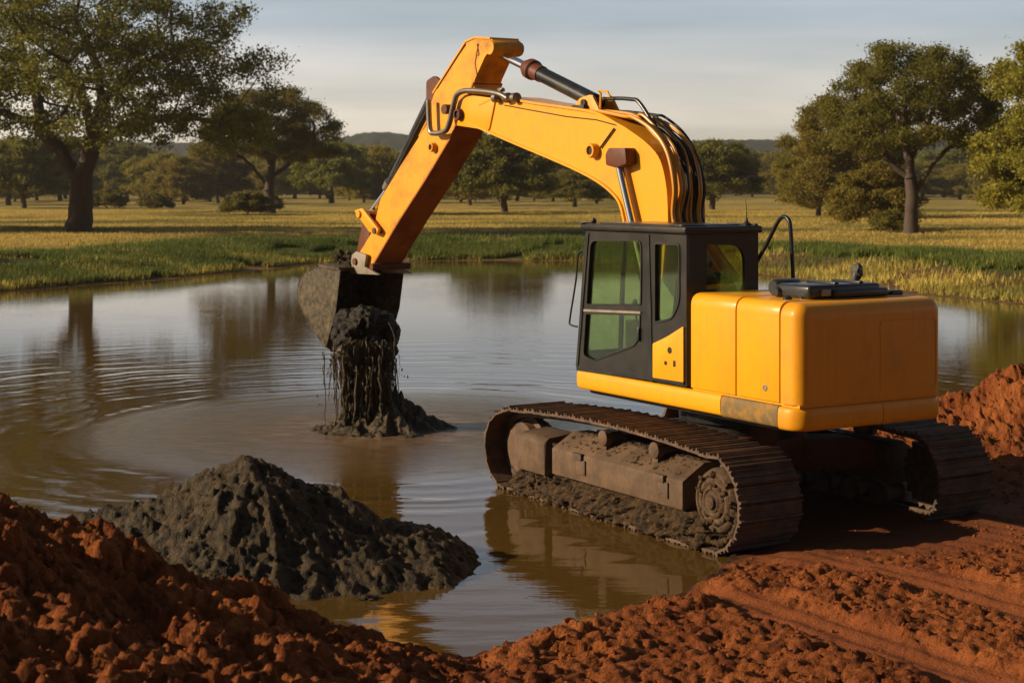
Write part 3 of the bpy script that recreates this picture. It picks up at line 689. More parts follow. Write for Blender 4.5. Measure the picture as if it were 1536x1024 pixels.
# tracks
def track_path():
    pts = [(x, .03) for x in np.linspace(2.15, -1.85, 30)]
    pts += [(-1.88+.50*math.cos(t), .53+.50*math.sin(t)) for t in np.linspace(-math.pi/2, -math.pi*1.42, 24)][1:]
    x0, z0 = pts[-1]
    top = [(x, 1.0+.09*math.sin(math.pi*min(1, max(0, (x+1.9)/4.1)))) for x in np.linspace(x0+.15, 2.15, 36)]
    pts += top
    pts += [(2.22+.46*math.cos(t), .50+.47*math.sin(t)) for t in np.linspace(math.pi*.42, -math.pi/2, 20)]
    P = np.array(pts); d = np.r_[0, np.cumsum(np.linalg.norm(np.diff(P, axis=0), axis=1))]
    return P, d
def make_track(b0, b1, side):
    P, d = track_path(); n = 62; tot = d[-1]; mb = MB(); ch = MB(); bc = (b0+b1)/2; hw = (b1-b0)/2
    rg = random.Random(int(b0*100)+5)
    for i in range(n):
        s = (i+.5)/n*tot; x = np.interp(s, d, P[:, 0]); z = np.interp(s, d, P[:, 1]); x2 = np.interp((s+.04) % tot, d, P[:, 0]); z2 = np.interp((s+.04) % tot, d, P[:, 1])
        t = Vector((x2-x, 0, z2-z)).normalized(); o = Vector((-t.z, 0, t.x)); ctr = Vector((x, bc, z))
        if o.dot(Vector((x-.15, 0, z-.52))) < 0: o = -o
        wig = rg.uniform(-.006, .006); p = tot/n*.505
        # plate with two low and one high rib
        prof = [(-p, -.012), (-p, .012), (-p*.82, .05), (-p*.66, .05), (-p*.52, .014), (-p*.1, .014), (0, .032), (p*.12, .032), (p*.22, .014), (p*.66, .014), (p*.76, .04), (p*.88, .04), (p, .010), (p, -.012)]
        v = []
        for yb in (-hw, hw):
            for q, r in prof: v.append(tuple(ctr+t*q+o*(r+wig)+Vector((0, yb+rg.uniform(-.004, .004), 0))))
        m = len(prof); mb.add(v, [tuple(range(m)), tuple(range(2*m-1, m-1, -1))]+[(k, (k+1) % m, m+(k+1) % m, m+k) for k in range(m)])
        for yc in (-.11, .11):
            v = []
            for dy in (-.025, .025):
                for q, r in ((-p*1.1, -.10), (p*1.1, -.10), (p*1.1, -.012), (-p*1.1, -.012)): v.append(tuple(ctr+t*q+o*r+Vector((0, yc+dy, 0))))
            ch.add(v, [(0, 1, 2, 3), (7, 6, 5, 4)]+[(k, (k+1) % 4, 4+(k+1) % 4, 4+k) for k in range(4)])
    tr = mb.build('track', 'track_steel', ex, smooth=False)
    ch.build('track_chain', 'track_steel', tr, smooth=False)
    so = 1 if side > 0 else -1                          # outward direction
    out = b1 if side > 0 else b0
    # frame
    fo = out-so*.06
    fb = MB()
    def yy(a, b): return (min(a, b), max(a, b))
    q = yy(fo, fo-so*.50)
    top_out = .70; 
    sec = [(fo, .35), (fo, .66), (fo-so*.10, .72), (fo-so*.30, .84), (fo-so*.55, .84), (fo-so*.55, .35)]
    fb.prismx(sec, -1.38, 1.20)
    fr = fb.build('track_frame', 'muddy_steel', tr, bevel=.018)
    sec2 = [(fo+so*.02, .30), (fo+so*.02, .70), (fo-so*.05, .76), (fo-so*.45, .80), (fo-so*.45, .30)]
    MB().prismx(sec2, 1.33, 1.98).build('idler_guard', 'muddy_steel', fr, bevel=.03)
    MB().box(1.20, 1.34, *yy(fo-so*.08, fo-so*.42), .36, .70).build('recoil_gap', 'rubber', fr)
    for a in (.62, -.98):                                # slots and steps on the beam face
        m_ = MB(); m_.box(a-.10, a+.10, *yy(fo-.02*so, fo+.035*so), .60, .68); m_.box(a-.16, a+.02, *yy(fo-.02*so, fo+.02*so), .44, .61); m_.build('step_bracket', 'track_steel', fr, bevel=.006)
    for a in (.30, -.70):
        m_ = MB(); m_.lathe((a, out-so*.16, .89), (0, -so, 0), [(0, .05), (.02, .09), (.10, .095), (.12, .06), (.28, .06)], 20); m_.box(a-.05, a+.05, *yy(fo-so*.14, fo-so*.22), .76, .90)
        m_.build('carrier_roller', 'muddy_steel', fr)
    hub = MB().lathe((-1.88, out-so*.05, .53), (0, -so, 0), [(-.03, .01), (-.03, .07), (.0, .08), (.0, .10), (.025, .115), (.005, .135), (.012, .16), (.04, .18), (.018, .20), (.024, .235), (.055, .255), (.03, .275), (.038, .305), (.08, .33), (.12, .345), (.40, .345)], 48)
    hb = hub.build('final_drive', 'hub_mud', tr, sharp=60)
    sp = MB(); teeth = []
    for k in range(42):
        t = 2*math.pi*k/42; r = .43 if k % 2 == 0 else .37; teeth.append((-1.88+r*math.cos(t), .53+r*math.sin(t)))
    sp.prism(teeth, *yy(bc-.03, bc+.03)).build('sprocket', 'track_steel', tr)
    MB().lathe((2.2, bc-.17, .50), (0, 1, 0), [(0, .20), (0, .33), (.10, .34), (.12, .40), (.22, .40), (.24, .34), (.34, .33), (.34, .20)], 36).build('idler', 'track_steel', tr)
    for a in np.linspace(-1.2, 1.6, 7):
        MB().lathe((a, bc-.20, .20), (0, 1, 0), [(0, .05), (0, .12), (.06, .14), (.12, .10), (.28, .10), (.34, .14), (.40, .12), (.40, .05)], 18).build('track_roller', 'muddy_steel', tr)
    if side > 0:
        mk = MB(); 
        A_ = np.arange(-1.80, 2.10, .014); V_ = np.linspace(0, 1, 30); AA, VV = np.meshgrid(A_, V_)
        zt = np.where(AA < 1.2, .36, .27)+.05*(fbm(AA*4, AA*0+3, 3, 5)-.5)
        ZZ = .015+(zt-.015)*VV; n1 = billow(AA*6, ZZ*8, 4, 201, .6)-.5; n2 = chunks(AA*11+fbm(AA*9, ZZ*9, 2, 7), ZZ*13+fbm(AA*9, ZZ*9, 2, 8), 203)
        OB = fo+.055-.17*VV**1.3+.16*n1+.07*n2+.04*np.sin(VV*math.pi); OB = np.where((VV > .97) | (AA < -1.78) | (AA > 2.08), fo-.30, OB)
        cov = np.stack([AA, OB, ZZ], -1).reshape(-1, 3); ii = np.arange(cov.shape[0]).reshape(AA.shape)
        mw = link('mud_wall', fast_mesh('mud_wall', cov, np.stack([ii[:-1, :-1], ii[:-1, 1:], ii[1:, 1:], ii[1:, :-1]], -1).reshape(-1, 4)), 'track_mud', tr, True)
        for i in range(260):
            a = rg.uniform(-1.75, 2.0); u = rg.random()**.7; mk.blob((a, fo+.06-.14*u, .03+.28*u), min(.05, .010*math.exp(rg.gauss(.5, .5))), i, 1, (1.3, .8, 1), .6)
        for i in range(46):                             # mud stuck to the wheel hub
            t = rg.uniform(0, 6.28); q_ = .31*math.sqrt(rg.random()); mk.blob((-1.88+q_*math.cos(t), fo-.008, .53+q_*math.sin(t)), rg.uniform(.010, .026), i+5000, 1, (1.3, .55, 1.3), .5)
        for i in range(60):
            t = rg.uniform(-2.2, .1); r = .42
            mk.blob((-1.88+r*math.cos(t-.9), fo-so*.02, .53+r*math.sin(t-.9)), rg.uniform(.02, .05), i+900, 1, (1, .8, 1), .4)
        for i in range(260):                             # crumbs lying on top of the beam
            a = rg.uniform(-1.35, 1.15); u = rg.random(); mk.blob((a, fo-so*(.08+.4*u), .70+.14*min(1, u*1.7)), rg.uniform(.010, .030), i+2000, 1, (1.3, 1.2, .6), .4)
        tag(mk.build('mud_cake', 'track_mud', tr, sharp=180), kind='stuff')
    return tr
make_track(.97, 1.80, 1)
make_track(-1.84, -1.02, -1)
cf = MB()
cf.prismz(rpoly([(-.85, -.6), (.85, -.6), (.85, .6), (-.85, .6)], .25), .55, .95)
for sa in (-1, 1):
    for sb in (-1, 1):
        cf.prismz([(sa*.35, sb*.4), (sa*.80, sb*.35), (sa*1.15-.1, sb*1.20), (sa*.65-.1, sb*1.20)], .50, .86)
cfo = cf.build('undercarriage', 'red_brown_steel', ex, bevel=.02)
MB().lathe((-.25, 0, .90), (0, 0, 1), [(0, .55), (0, .68), (.16, .68), (.18, .74), (.34, .74), (.34, .5)], 48).build('slewing_ring', 'black_paint', ex)
MB().tube(spline([(-1.0, -.60, .98), (-1.35, -.80, .93), (-1.72, -1.0, .86)], 6), .011, 6).build('grease_line', 'chrome', ex)

# platform and its skirt
MB().prismz(rpoly([(1.62, -.98), (1.62, .98), (-2.25, .98), (-2.25, -.98)], .2), 1.235, 1.50).build('platform', 'black_paint', ex, bevel=.02)
def skirt(name, mat, pts, z0=1.285, z1=1.515, closed=False, bulge=.035):
    # rounded rail swept along a plan line; pts are (x, y) with the outside on the left hand
    P = [Vector((p[0], p[1])) for p in pts]; prof = []
    for k in range(13):
        t = -math.pi/2+math.pi*k/12; prof.append((bulge*1.6*max(0, math.cos(t))**.55, (z0+z1)/2+(z1-z0)/2*math.copysign(abs(math.sin(t))**.75, math.sin(t))))
    prof += [(-.09, z1), (-.09, z0)]
    m = MB(); rows = []
    for i, p in enumerate(P):
        d = (P[min(i+1, len(P)-1)]-P[max(i-1, 0)]).normalized(); nrm = Vector((d.y, -d.x)); rows.append([(p.x+nrm.x*o, p.y+nrm.y*o, z) for o, z in prof])
    k = len(prof); v = [q for r_ in rows for q in r_]; f = []
    for i in range(len(P)-1):
        for j in range(k): f.append((i*k+j, i*k+(j+1) % k, (i+1)*k+(j+1) % k, (i+1)*k+j))
    f.append(tuple(range(k))[::-1]); f.append(tuple((len(P)-1)*k+j for j in range(k)))
    return m.add(v, f).build(name, mat, ex, sharp=50)
def arc(cx, cy, r, t0, t1, n=8): return [(cx+r*math.cos(R(t0+(t1-t0)*i/n)), cy+r*math.sin(R(t0+(t1-t0)*i/n))) for i in range(n+1)]
fc = arc(1.60, .90, .12, -10, 90)                       # front left corner, travelled rear to front on the left side in reverse
def rev(p): return p[::-1]
skirt('side_rail', 'yellow_paint', rev([(1.72, -.1), (1.72, .88)]+fc[1:]+[(1.2, 1.02), (0, 1.02), (-1.185, 1.02)]) and ([(1.72, -.1), (1.72, .88)]+fc[1:]+[(1.2, 1.02), (0, 1.02), (-1.185, 1.02)]) and rev([(-1.185, 1.02), (0, 1.02), (1.2, 1.02)]+rev(fc)+[(1.72, .88), (1.72, -.1)]))
wp = skirt('worn_rail', 'worn_panel', rev([(-2.13, 1.02), (-1.6, 1.02), (-1.195, 1.02)]), 1.275, 1.512); wp['label'] = 'scuffed grey brown rail panel with the paint worn off'
rc = arc(-2.24, .86, .16, 90, 180)
skirt('rear_rail', 'yellow_paint_dusty', [(-2.14, 1.02)]+rc+[(-2.40, .5), (-2.40, -.12)], 1.262, 1.505)
skirt('rear_rail', 'yellow_paint_dusty', [(-2.40, -.13), (-2.40, -.5)]+arc(-2.24, -.86, .16, 180, 270)+[(-1.6, -1.02), (1.4, -1.02)], 1.262, 1.505)

# engine housing: three shells with gaps between them
HZ0 = 1.535
def house_sec(zt, b1=1.04, b0=-1.04, r=.15, inset=0): return rpoly([(b1-inset, HZ0), (b1-inset, zt-inset), (b0+inset, zt-inset), (b0+inset, HZ0)], [.0, r, r, 0], 8)
MB().prismx(house_sec(2.60, inset=.035), -2.28, -.66).build('engine_block_shell', 'black_paint', ex)
h1 = MB().prismx(house_sec(2.605), -1.405, -.615).build('engine_door', 'yellow_paint', ex, bevel=.012, seg=2)
h2 = MB().prismx(house_sec(2.600), -2.125, -1.423).build('engine_door', 'yellow_paint', ex, bevel=.012, seg=2)
lt = MB(); lt.lathe(Vector((-1.90, 1.035, 1.67)), (0, 1, 0), [(0, .001), (0, .034), (.012, .034), (.014, .024), (.008, .02), (.008, .001)], 20); lt.build('latch', 'grey_steel', h2)
def counterweight():
    bm = bmesh.new(); bmesh.ops.create_cube(bm, size=1)
    a0, a1, b0, b1, z0, z1 = -2.44, -2.143, -1.045, 1.045, HZ0, 2.592
    for v in bm.verts: v.co = ((a0+a1)/2+v.co.x*(a1-a0), (b0+b1)/2+v.co.y*(b1-b0), (z0+z1)/2+v.co.z*(z1-z0))
    def pick(f): return [e for e in bm.edges if f((e.verts[0].co+e.verts[1].co)/2)]
    ed = pick(lambda c: (c.x < a0+.01 and abs(c.z-z0) > .02) or (abs(c.x-a0) > .01 and c.z > z1-.01 and abs(c.x-a1) > .01))
    bmesh.ops.bevel(bm, geom=ed, offset=.15, segments=8, affect='EDGES', profile=.5)
    bmesh.ops.bevel(bm, geom=[e for e in bm.edges if abs(e.verts[0].co.x-a1) < .001 and abs(e.verts[1].co.x-a1) < .001], offset=.010, segments=2, affect='EDGES')
    me = bpy.data.meshes.new('counterweight'); bm.to_mesh(me); bm.free(); o = link('counterweight', me, 'yellow_paint_dusty', ex, True); me.set_sharp_from_angle(angle=R(45)); return o
cw = counterweight()
fp = rpoly([(-.92, 1.63), (-.10, 1.63), (-.10, 2.36), (-.92, 2.36)], .05)   # faint panel pressed into the back
MB().panel(rpoly([(-.93, 1.62), (-.09, 1.62), (-.09, 2.37), (-.93, 2.37)], .05), [fp], lambda x, y, t: (-2.436-t, x, y), .008).build('panel_seam', 'yellow_paint_dusty', cw)
MB().box(-2.41, -.62, -1.01, 1.01, 1.505, 1.537).build('seal_strip', 'yellow_paint', ex)

# on top of the housing
def top_box(name, a0, a1, b0, b1, z0, z1, mat='plastic_black', r=.03, parent=ex, seg=3):
    return MB().box(a0, a1, b0, b1, z0, z1).build(name, mat, parent, bevel=r, seg=seg)
hd = top_box('hood', -2.12, -1.58, -.42, .62, 2.602, 2.75, r=.04)
top_box('hood_lip', -2.16, -1.66, -.50, .30, 2.603, 2.70, r=.03, parent=hd)
top_box('hood_end', -2.02, -1.72, -.66, -.50, 2.603, 2.66, r=.025, parent=hd)
MB().lathe((-1.45, .18, 2.69), (0, 1, 0), [(0, .02), (.0, .075), (.03, .095), (.34, .095), (.37, .075), (.37, .02)], 24).build('air_cleaner', 'plastic_black', ex)
MB().lathe((-1.62, .66, 2.655), (0, -1, 0), [(0, .02), (.0, .045), (.03, .06), (.30, .06)], 24).build('intake_pipe', 'plastic_black', ex)
e1 = MB().tube([(-1.86, -.28, 2.70), (-1.86, -.28, 2.79), (-1.86, -.30, 2.83)], [.04, .04, .05], 16).blob((-1.86, -.31, 2.865), .075, 3, 3, (.95, .75, 1.25), .03).build('exhaust_pipe', 'exhaust_steel', ex)
top_box('hood_hinge', -2.02, -1.9, -.86, -.68, 2.59, 2.65, r=.02)
top_box('hood_rib', -2.08, -1.62, .16, .22, 2.745, 2.775, r=.012, parent=hd)
top_box('hood_rib', -2.08, -1.62, -.20, -.14, 2.745, 2.775, r=.012, parent=hd)
top_box('hood_latch', -2.155, -2.115, .34, .46, 2.63, 2.70, r=.01, parent=hd, mat='grey_steel')
for b in (.80, .58): MB().lathe((-1.98, b, 2.60), (0, 0, 1), [(0, .05), (.03, .05), (.045, .035), (.05, .001)], 18).build('filler_cap', 'plastic_black', ex)

# handrail on the right
gp = [L2(x, y, -.85) for x, y in ((1190, 440), (1189, 400), (1186, 345), (1183, 330), (1175, 325), (1166, 334), (1150, 366), (1130, 402), (1110, 440))]
MB().tube(spline([(a, -.85, z) for a, z in gp], 6), .026, 10).build('guard_rail', 'black_paint', ex)
# deck on the right side
top_box('tool_box', .55, 1.60, -1.0, -.72, 1.50, 2.10, 'yellow_paint', .04)
top_box('fuel_tank', -.58, .50, -1.02, -.60, 1.50, 2.42, 'yellow_paint', .05)
top_box('mid_housing', -.58, .25, -.55, -.05, 1.50, 2.50, 'black_paint', .04)

# cab
CB = 1.05; CI = .0
cab = empty('cab', (0, 0, 0)); cab.parent = ex
front = lambda z: 1.715+(z-1.53)/(3.24-1.53)*(1.50-1.715)
rear = -.55
o_side = rpoly([(front(1.535), 1.535), (front(3.25), 3.25), (rear, 3.27), (rear, 1.535)], [.02, .04, .02, .02], 3)
w_up = rpoly([L2(886, 360, CB), L2(963, 360, CB), L2(962, 457, CB), L2(880, 457, CB)], [.10, .12, .03, .03], 6)
w_lo = rpoly([L2(879, 470, CB), L2(961, 472, CB), L2(960, 505, CB), L2(952, 519, CB), L2(890, 542, CB), L2(875, 533, CB)], [.02, .02, .04, .05, .10, .06], 5)
w_rq = rpoly([L2(983, 364, CB), L2(1020, 366, CB), L2(1020, 455, CB), L2(1008, 479, CB), L2(983, 484, CB)], [.03, .06, .12, .08, .02], 6)
side3 = lambda x, y, t: (x, CB-t, y)
body = MB().panel(o_side, [w_up, w_lo, w_rq], side3, .05).build('side_wall', 'cab_paint', cab)
def gl(pts, to3, grow_=0, parent=cab, name='window'):
    return MB().panel(pts, [], to3, .006).build(name, 'cab_glass', parent, smooth=False)
for w_ in (w_up, w_lo, w_rq): gl(w_, lambda x, y, t: (x, CB-.022-t, y), parent=body)
def rim(pts, b, wd, mat, parent, th=.012, name='window_seal'):   # proud rubber strip round an opening
    c = np.mean(np.array(pts), 0); inner = [tuple(np.array(p)+(c-np.array(p))/np.linalg.norm(c-np.array(p))*wd*.9) for p in pts]
    return MB().panel([tuple(np.array(p)-(c-np.array(p))/np.linalg.norm(c-np.array(p))*wd*.3) for p in pts], [inner], lambda x, y, t: (x, b-t, y), -th).build(name, mat, parent, bevel=0)
for w_ in (w_up, w_lo, w_rq): rim(w_, CB+.001, .020, 'rubber', body)
# door gap, door sill bar and hinge post
dd = MB(); dd.prism([L2(969, 352, CB), L2(974.5, 352, CB), L2(980, 572, CB), L2(974, 571, CB)][::-1], CB-.01, CB+.012)
dd.build('door_post', 'black_paint', body)
MB().prism([L2(877, 463.5, CB), L2(962, 467, CB), L2(962, 470.5, CB), L2(876.5, 467, CB)], CB-.002, CB+.016).build('door_bar', 'grey_steel', body)
MB().prism(rpoly([L2(867, 550, CB), L2(1027, 572.5, CB), L2(1027, 577, CB), L2(866, 555, CB)], .004), CB-.02, CB+.018).build('sill_trim', 'black_paint', body)
MB().prism([L2(881, 350, CB), L2(884, 350, CB), L2(868, 548, CB), L2(865, 548, CB)], CB-.01, CB+.014).build('pillar_trim', 'black_paint', body)
door_handle = MB().box(.33, .37, CB+.0, CB+.035, 1.98, 2.14).build('door_handle', 'plastic_black', body, bevel=.008)
yp = MB().prism(rpoly([L2(981, 515, CB), L2(1002, 505, CB), L2(1027, 489, CB), L2(1027, 573, CB), L2(981, 566, CB)], [.01, .1, .02, .01, .01], 4), CB+.003, CB+.022).build('corner_panel', 'yellow_paint', cab, bevel=.004)
for px, py, r in ((1007, 525, .037), (1001, 544, .024)):
    a, z = L2(px, py, CB); MB().lathe((a, CB+.020, z), (0, 1, 0), [(0, .001), (0, r), (.008, r), (.009, r*.8), (.004, r*.7), (.004, .001)], 20).build('socket', 'rubber', yp)
a, z = L2(1014, 545, CB); MB().box(a-.02, a+.02, CB+.015, CB+.030, z-.034, z+.034).build('socket', 'rubber', yp, bevel=.004)
# rear wall, right wall, front
w_re = rpoly([(.76, 2.56), (.76, 3.14), (.20, 3.14), (.20, 2.56)], [.03, .05, .24, .04], 7)
back = MB().panel([(CB-.052, 1.54), (CB-.052, 3.26), (CI, 3.26), (CI, 1.54)], [w_re], lambda x, y, t: (rear+t, x, y), .05).build('rear_wall', 'cab_paint', cab, smooth=False)
gl(w_re, lambda x, y, t: (rear+.02+t, x, y), parent=back)
w_ri = rpoly([(1.40, 1.70), (1.32, 3.10), (-.42, 3.10), (-.42, 2.0)], .08, 5)
rw = MB().panel([(front(1.54), 1.54), (front(3.24), 3.24), (rear+.052, 3.26), (rear+.052, 1.54)], [w_ri], lambda x, y, t: (x, CI+t, y), .05).build('right_wall', 'cab_paint', cab, smooth=False)
gl(w_ri, lambda x, y, t: (x, CI+.02+t, y), parent=rw)
w_fr = rpoly([(.10, 1.75), (.10, 3.15), (CB-.14, 3.15), (CB-.14, 1.75)], .06, 5)
fw = MB().panel([(CI+.052, 1.54), (CI+.052, 3.24), (CB-.052, 3.24), (CB-.052, 1.54)], [w_fr], lambda x, y, t: (front(y)-.004-t, x, y), .05).build('front_wall', 'cab_paint', cab, smooth=False)
gl(w_fr, lambda x, y, t: (front(y)-.024-t, x, y), parent=fw, name='windscreen')
MB().prism([(front(2.4)-.09, 1.75), (front(2.4)-.05, 1.75), (front(3.1)-.05, 3.15), (front(3.1)-.09, 3.15)], .47, .52).build('window_bar', 'black_paint', cab)
rf = MB().prismz(rpoly([(1.57, CB+.045), (rear-.045, CB+.045), (rear-.045, CI-.045), (1.57, CI-.045)], .05, 4), 3.262, 3.345).build('roof', 'cab_paint', cab, bevel=.022, seg=3)
MB().prismz(rpoly([(1.35, CB-.08), (-.38, CB-.08), (-.38, CI+.10), (1.35, CI+.10)], .08, 4), 3.343, 3.362).build('roof_hatch', 'black_paint', rf, bevel=.008)
lb = MB(); lb.box(1.46, 1.60, CB-.14, CB+.06, 3.345, 3.358); lb.blob((1.40, CB-.06, 3.385), .035, 4, 2, (1, 1, .9), .05); lb.build('roof_lamp_bracket', 'plastic_black', rf)
st = MB(); st.box(-.58, -.05, .03, .07, 3.345, 3.372); st.build('roof_strip', 'rubber', rf, bevel=.006)
an = MB(); an.lathe((-.46, .10, 3.345), (0, 0, 1), [(0, .045), (.02, .045), (.05, .018), (.09, .012)], 14); an.tube([(-.46, .10, 3.42), (-.455, .10, 3.55), (-.44, .10, 3.66)], [.007, .005, .003], 5); an.build('antenna', 'rubber', rf)
s_ = MB(); s_.box(.10, .62, .28, .80, 1.95, 2.10); s_.prism(rpoly([(.10, 2.05), (-.02, 2.05), (-.14, 2.72), (-.02, 2.76)], .03), .28, .80); s_.prism(rpoly([(-.10, 2.78), (.0, 2.78), (-.04, 2.98), (-.14, 2.98)], .03), .40, .68); s_.box(.15, .55, .35, .73, 1.56, 1.95)
s_.build('seat', 'seat_fabric', cab, bevel=.03, seg=3)
for b in (.18, .90):
    c_ = MB(); c_.box(.15, .75, b-.07, b+.07, 1.56, 2.2); c_.tube([(.62, b, 2.2), (.66, b, 2.38)], [.012, .012], 8); c_.blob((.66, b, 2.41), .032, 2, 2, (1, 1, 1.4), .02); c_.build('control_console', 'plastic_black', cab, bevel=0)
MB().box(rear+.055, front(1.56)-.06, CI+.055, CB-.055, 1.545, 1.56).build('cab_floor', 'rubber', cab)
# grab rail in front of the left pillar
gr = [L2(877, 376, CB), L2(869, 377, CB), L2(864, 385, CB), L2(861, 420, CB), L2(852, 478, CB), L2(853, 487, CB), L2(863, 490, CB)]
MB().tube(spline([(a, CB-.03, z) for a, z in gr], 5), .012, 8).build('grab_rail', 'black_paint', cab)

# boom
HB = .27
TOPL = [(720, 158), (750, 147), (800, 155), (850, 162), (895, 170), (930, 188), (945, 197), (974, 219), (992, 243), (1001, 285), (1003, 334)]
BOTL = [(703, 184), (720, 191), (775, 215), (830, 238), (870, 256), (899, 272), (920, 289), (932, 306), (939, 335)]
tp = [B2(x, y, HB) for x, y in TOPL]; bt = [B2(x, y, HB) for x, y in BOTL]
foot = [(.62, 2.35), (.30, 1.85), (.15, 1.62), (.35, 1.45), (.60, 1.55), (1.25, 2.35)]
tps = [tuple(p)[:2] for p in spline([Vector((p[0], p[1], 0)) for p in tp], 4)]; bts = [tuple(p)[:2] for p in spline([Vector((p[0], p[1], 0)) for p in bt], 4)]
nose = [B2(690, 176, HB), B2(688, 160, HB), B2(700, 150, HB)]
loop = nose+tps+foot+bts[::-1]
boom = slew(MB().prism(loop, -HB, HB)).build('boom', 'yellow_paint', ex, smooth=False)
def strip(line, b0, b1, th, up=1):                      # plate that follows a side-view line
    m = MB(); P = [Vector(p) for p in line]; v = []
    for i, p in enumerate(P):
        d = (P[min(i+1, len(P)-1)]-P[max(i-1, 0)]).normalized(); nn = Vector((-d.y, d.x))
        if nn.y*up < 0: nn = -nn
        if abs(nn.y) < .2 and i > 0: nn = nn if nn.dot(pn) > 0 else -nn
        pn = nn; q = p+nn*th; o = p-nn*.01
        for (x, z) in (o, q):
            for b in (b0, b1): v.append((x, b, z))
    f = []
    for i in range(len(P)-1):
        k = 4*i; f += [(k, k+1, k+5, k+4), (k+2, k+6, k+7, k+3), (k, k+4, k+6, k+2), (k+1, k+3, k+7, k+5)]
    f += [(0, 2, 3, 1), (4*len(P)-4, 4*len(P)-3, 4*len(P)-1, 4*len(P)-2)]
    return slew(m.add(v, f))
strip(tps, -HB-.03, HB+.03, .022).build('top_plate', 'yellow_paint', boom, smooth=False)
strip(bts, -HB-.03, HB+.03, .022, -1).build('bottom_plate', 'yellow_paint', boom, smooth=False)
# weld line and access plate on the side
wl = [B2(x, y, HB) for x, y in ((757, 158), (800, 166), (850, 175), (895, 180), (925, 188))]
slew(MB().tube([(a, HB+.002, z) for a, z in wl], .008, 5)).build('side_pipe', 'rubber', boom)
wl = [B2(x, y, HB) for x, y in ((721, 146), (728, 148), (731, 175), (727, 186), (716, 182))]
slew(MB().tube([(a, HB+.002, z) for a, z in wl], .012, 5)).build('nose_rib', 'yellow_paint_dusty', boom)
slew(MB().tube([(*B2(735, 155, HB)[:1], HB+.002, B2(735, 155, HB)[1]), (*B2(733, 192, HB)[:1], HB+.002, B2(733, 192, HB)[1])], .008, 5)).build('side_seam', 'stick_paint', boom)
def boss(px, py, off, r, depth, name='pin_boss', mat='yellow_paint_dusty', parent=boom, cap='rubber'):
    a, z = B2(px, py, off); m = MB().lathe((a, off, z), (0, 1, 0), [(-.05, r), (depth*.8, r), (depth, r*.9), (depth, r*.62), (depth*.6, r*.6), (depth*.6, .001)], 28)
    o = slew(m).build(name, mat, parent); slew(MB().lathe((a, off, z), (0, 1, 0), [(depth*.3, r*.55), (depth*.72, r*.55), (depth*.75, .001)], 20)).build('pin', cap, o); return o
boss(893, 226, HB, .10, .10)
m = MB(); a0, z0 = B2(902, 222, HB); a1, z1 = B2(923, 193, HB); slew(m.tube([(a0, HB+.02, z0), (a1, HB+.02, z1)], .012, 6)).build('grease_pipe', 'rubber', boom)
# boom cylinder pin housing and rods
for s in (1, -1):
    off = s*(HB+.09)
    hz = MB(); a0, z0 = B2(926, 240, HB+.1); a2, z2 = B2(948, 335, HB+.1)
    hz.prism(rpoly([B2(914, 232, HB+.1), B2(919, 222, HB+.1), B2(944, 222, HB+.1), B2(946, 246, HB+.1), B2(930, 252, HB+.1), B2(915, 248, HB+.1)], .03), min(s*HB, s*(HB+.17)), max(s*HB, s*(HB+.17)))
    cy = slew(hz).build('cylinder_lug', 'red_brown_steel' if s > 0 else 'yellow_paint_dusty', boom, bevel=.012)
    dz = MB(); fa, fz = 1.72, 1.75
    slope = (a2-a0)/(z2-z0)
    dz.tube([(a0, off, z0), (a2, off, z2), (a2+(2.6-z2)*slope, off, 2.6)], .052, 18); rod = slew(dz).build('boom_cylinder_rod', 'chrome', ex)
    dz = MB(); dz.tube([(a2+(2.72-z2)*slope, off, 2.72), (a2+(2.62-z2)*slope, off, 2.62), (a2+(2.60-z2)*slope, off, 2.60), (a2+(1.45-z2)*slope, off, 1.45)], [.085, .085, .075, .075], 18); slew(dz).build('boom_cylinder_barrel', 'black_paint', rod)
    dz = MB(); dz.lathe((a0, off-.07, z0), (0, 1, 0), [(0, .05), (0, .085), (.14, .085), (.14, .05)], 20); slew(dz).build('rod_eye', 'plastic_black', rod)
# hoses over the boom's back
HOSE = [(895, 168), (925, 178), (950, 186), (975, 204), (1000, 232), (1014, 268), (1024, 310), (1030, 345)]
hp = [B2(x, y, HB) for x, y in TOPL[4:]]
for k in range(15):
    rg = random.Random(k); off = .25-.036*k; lift = [.03, .05, .10, .13, .15, .14, .13, .12][:8]
    pts = []
    for i, (a, z) in enumerate(hp+[(.75, 2.7)]):
        nx = Vector((a-1.9, z-3.6)).normalized(); li = .05+.13*math.sin(math.pi*min(1, (i+.5)/6.5))*rg.uniform(.4, 1.15)+rg.uniform(0, .05)
        if i == 0: li = .04
        pts.append((a-.0+nx.x*li*(-1 if False else 1), off+rg.uniform(-.02, .02), z+nx.y*li))
    # outward from the curve centre means up and to the rear
    pts = [(hp[min(i, len(hp)-1)][0]-abs(p[0]-hp[min(i, len(hp)-1)][0]) if i < len(hp) else p[0], p[1], p[2]) for i, p in enumerate(pts)]
    slew(MB().tube(spline(pts, 6), .019 if k % 3 else .024, 8)).build('hose', 'rubber' if k % 4 in (1, 2) and k > 2 else 'hose_yellow', boom)
for off in (.06, -.02):
    pts = [B2(x, y, off) for x, y in ((880, 152), (920, 148), (946, 149), (958, 153), (975, 178), (992, 208))]
    slew(MB().tube(spline([(a, off, z) for a, z in pts], 5), .028, 10)).build('hydraulic_pipe', 'plastic_black', boom)
pts = [B2(x, y, 0) for x, y in ((982, 186), (1002, 218))]
slew(MB().tube([(a, .02, z) for a, z in pts], .042, 12)).build('pipe_sleeve', 'pipe_steel', boom)
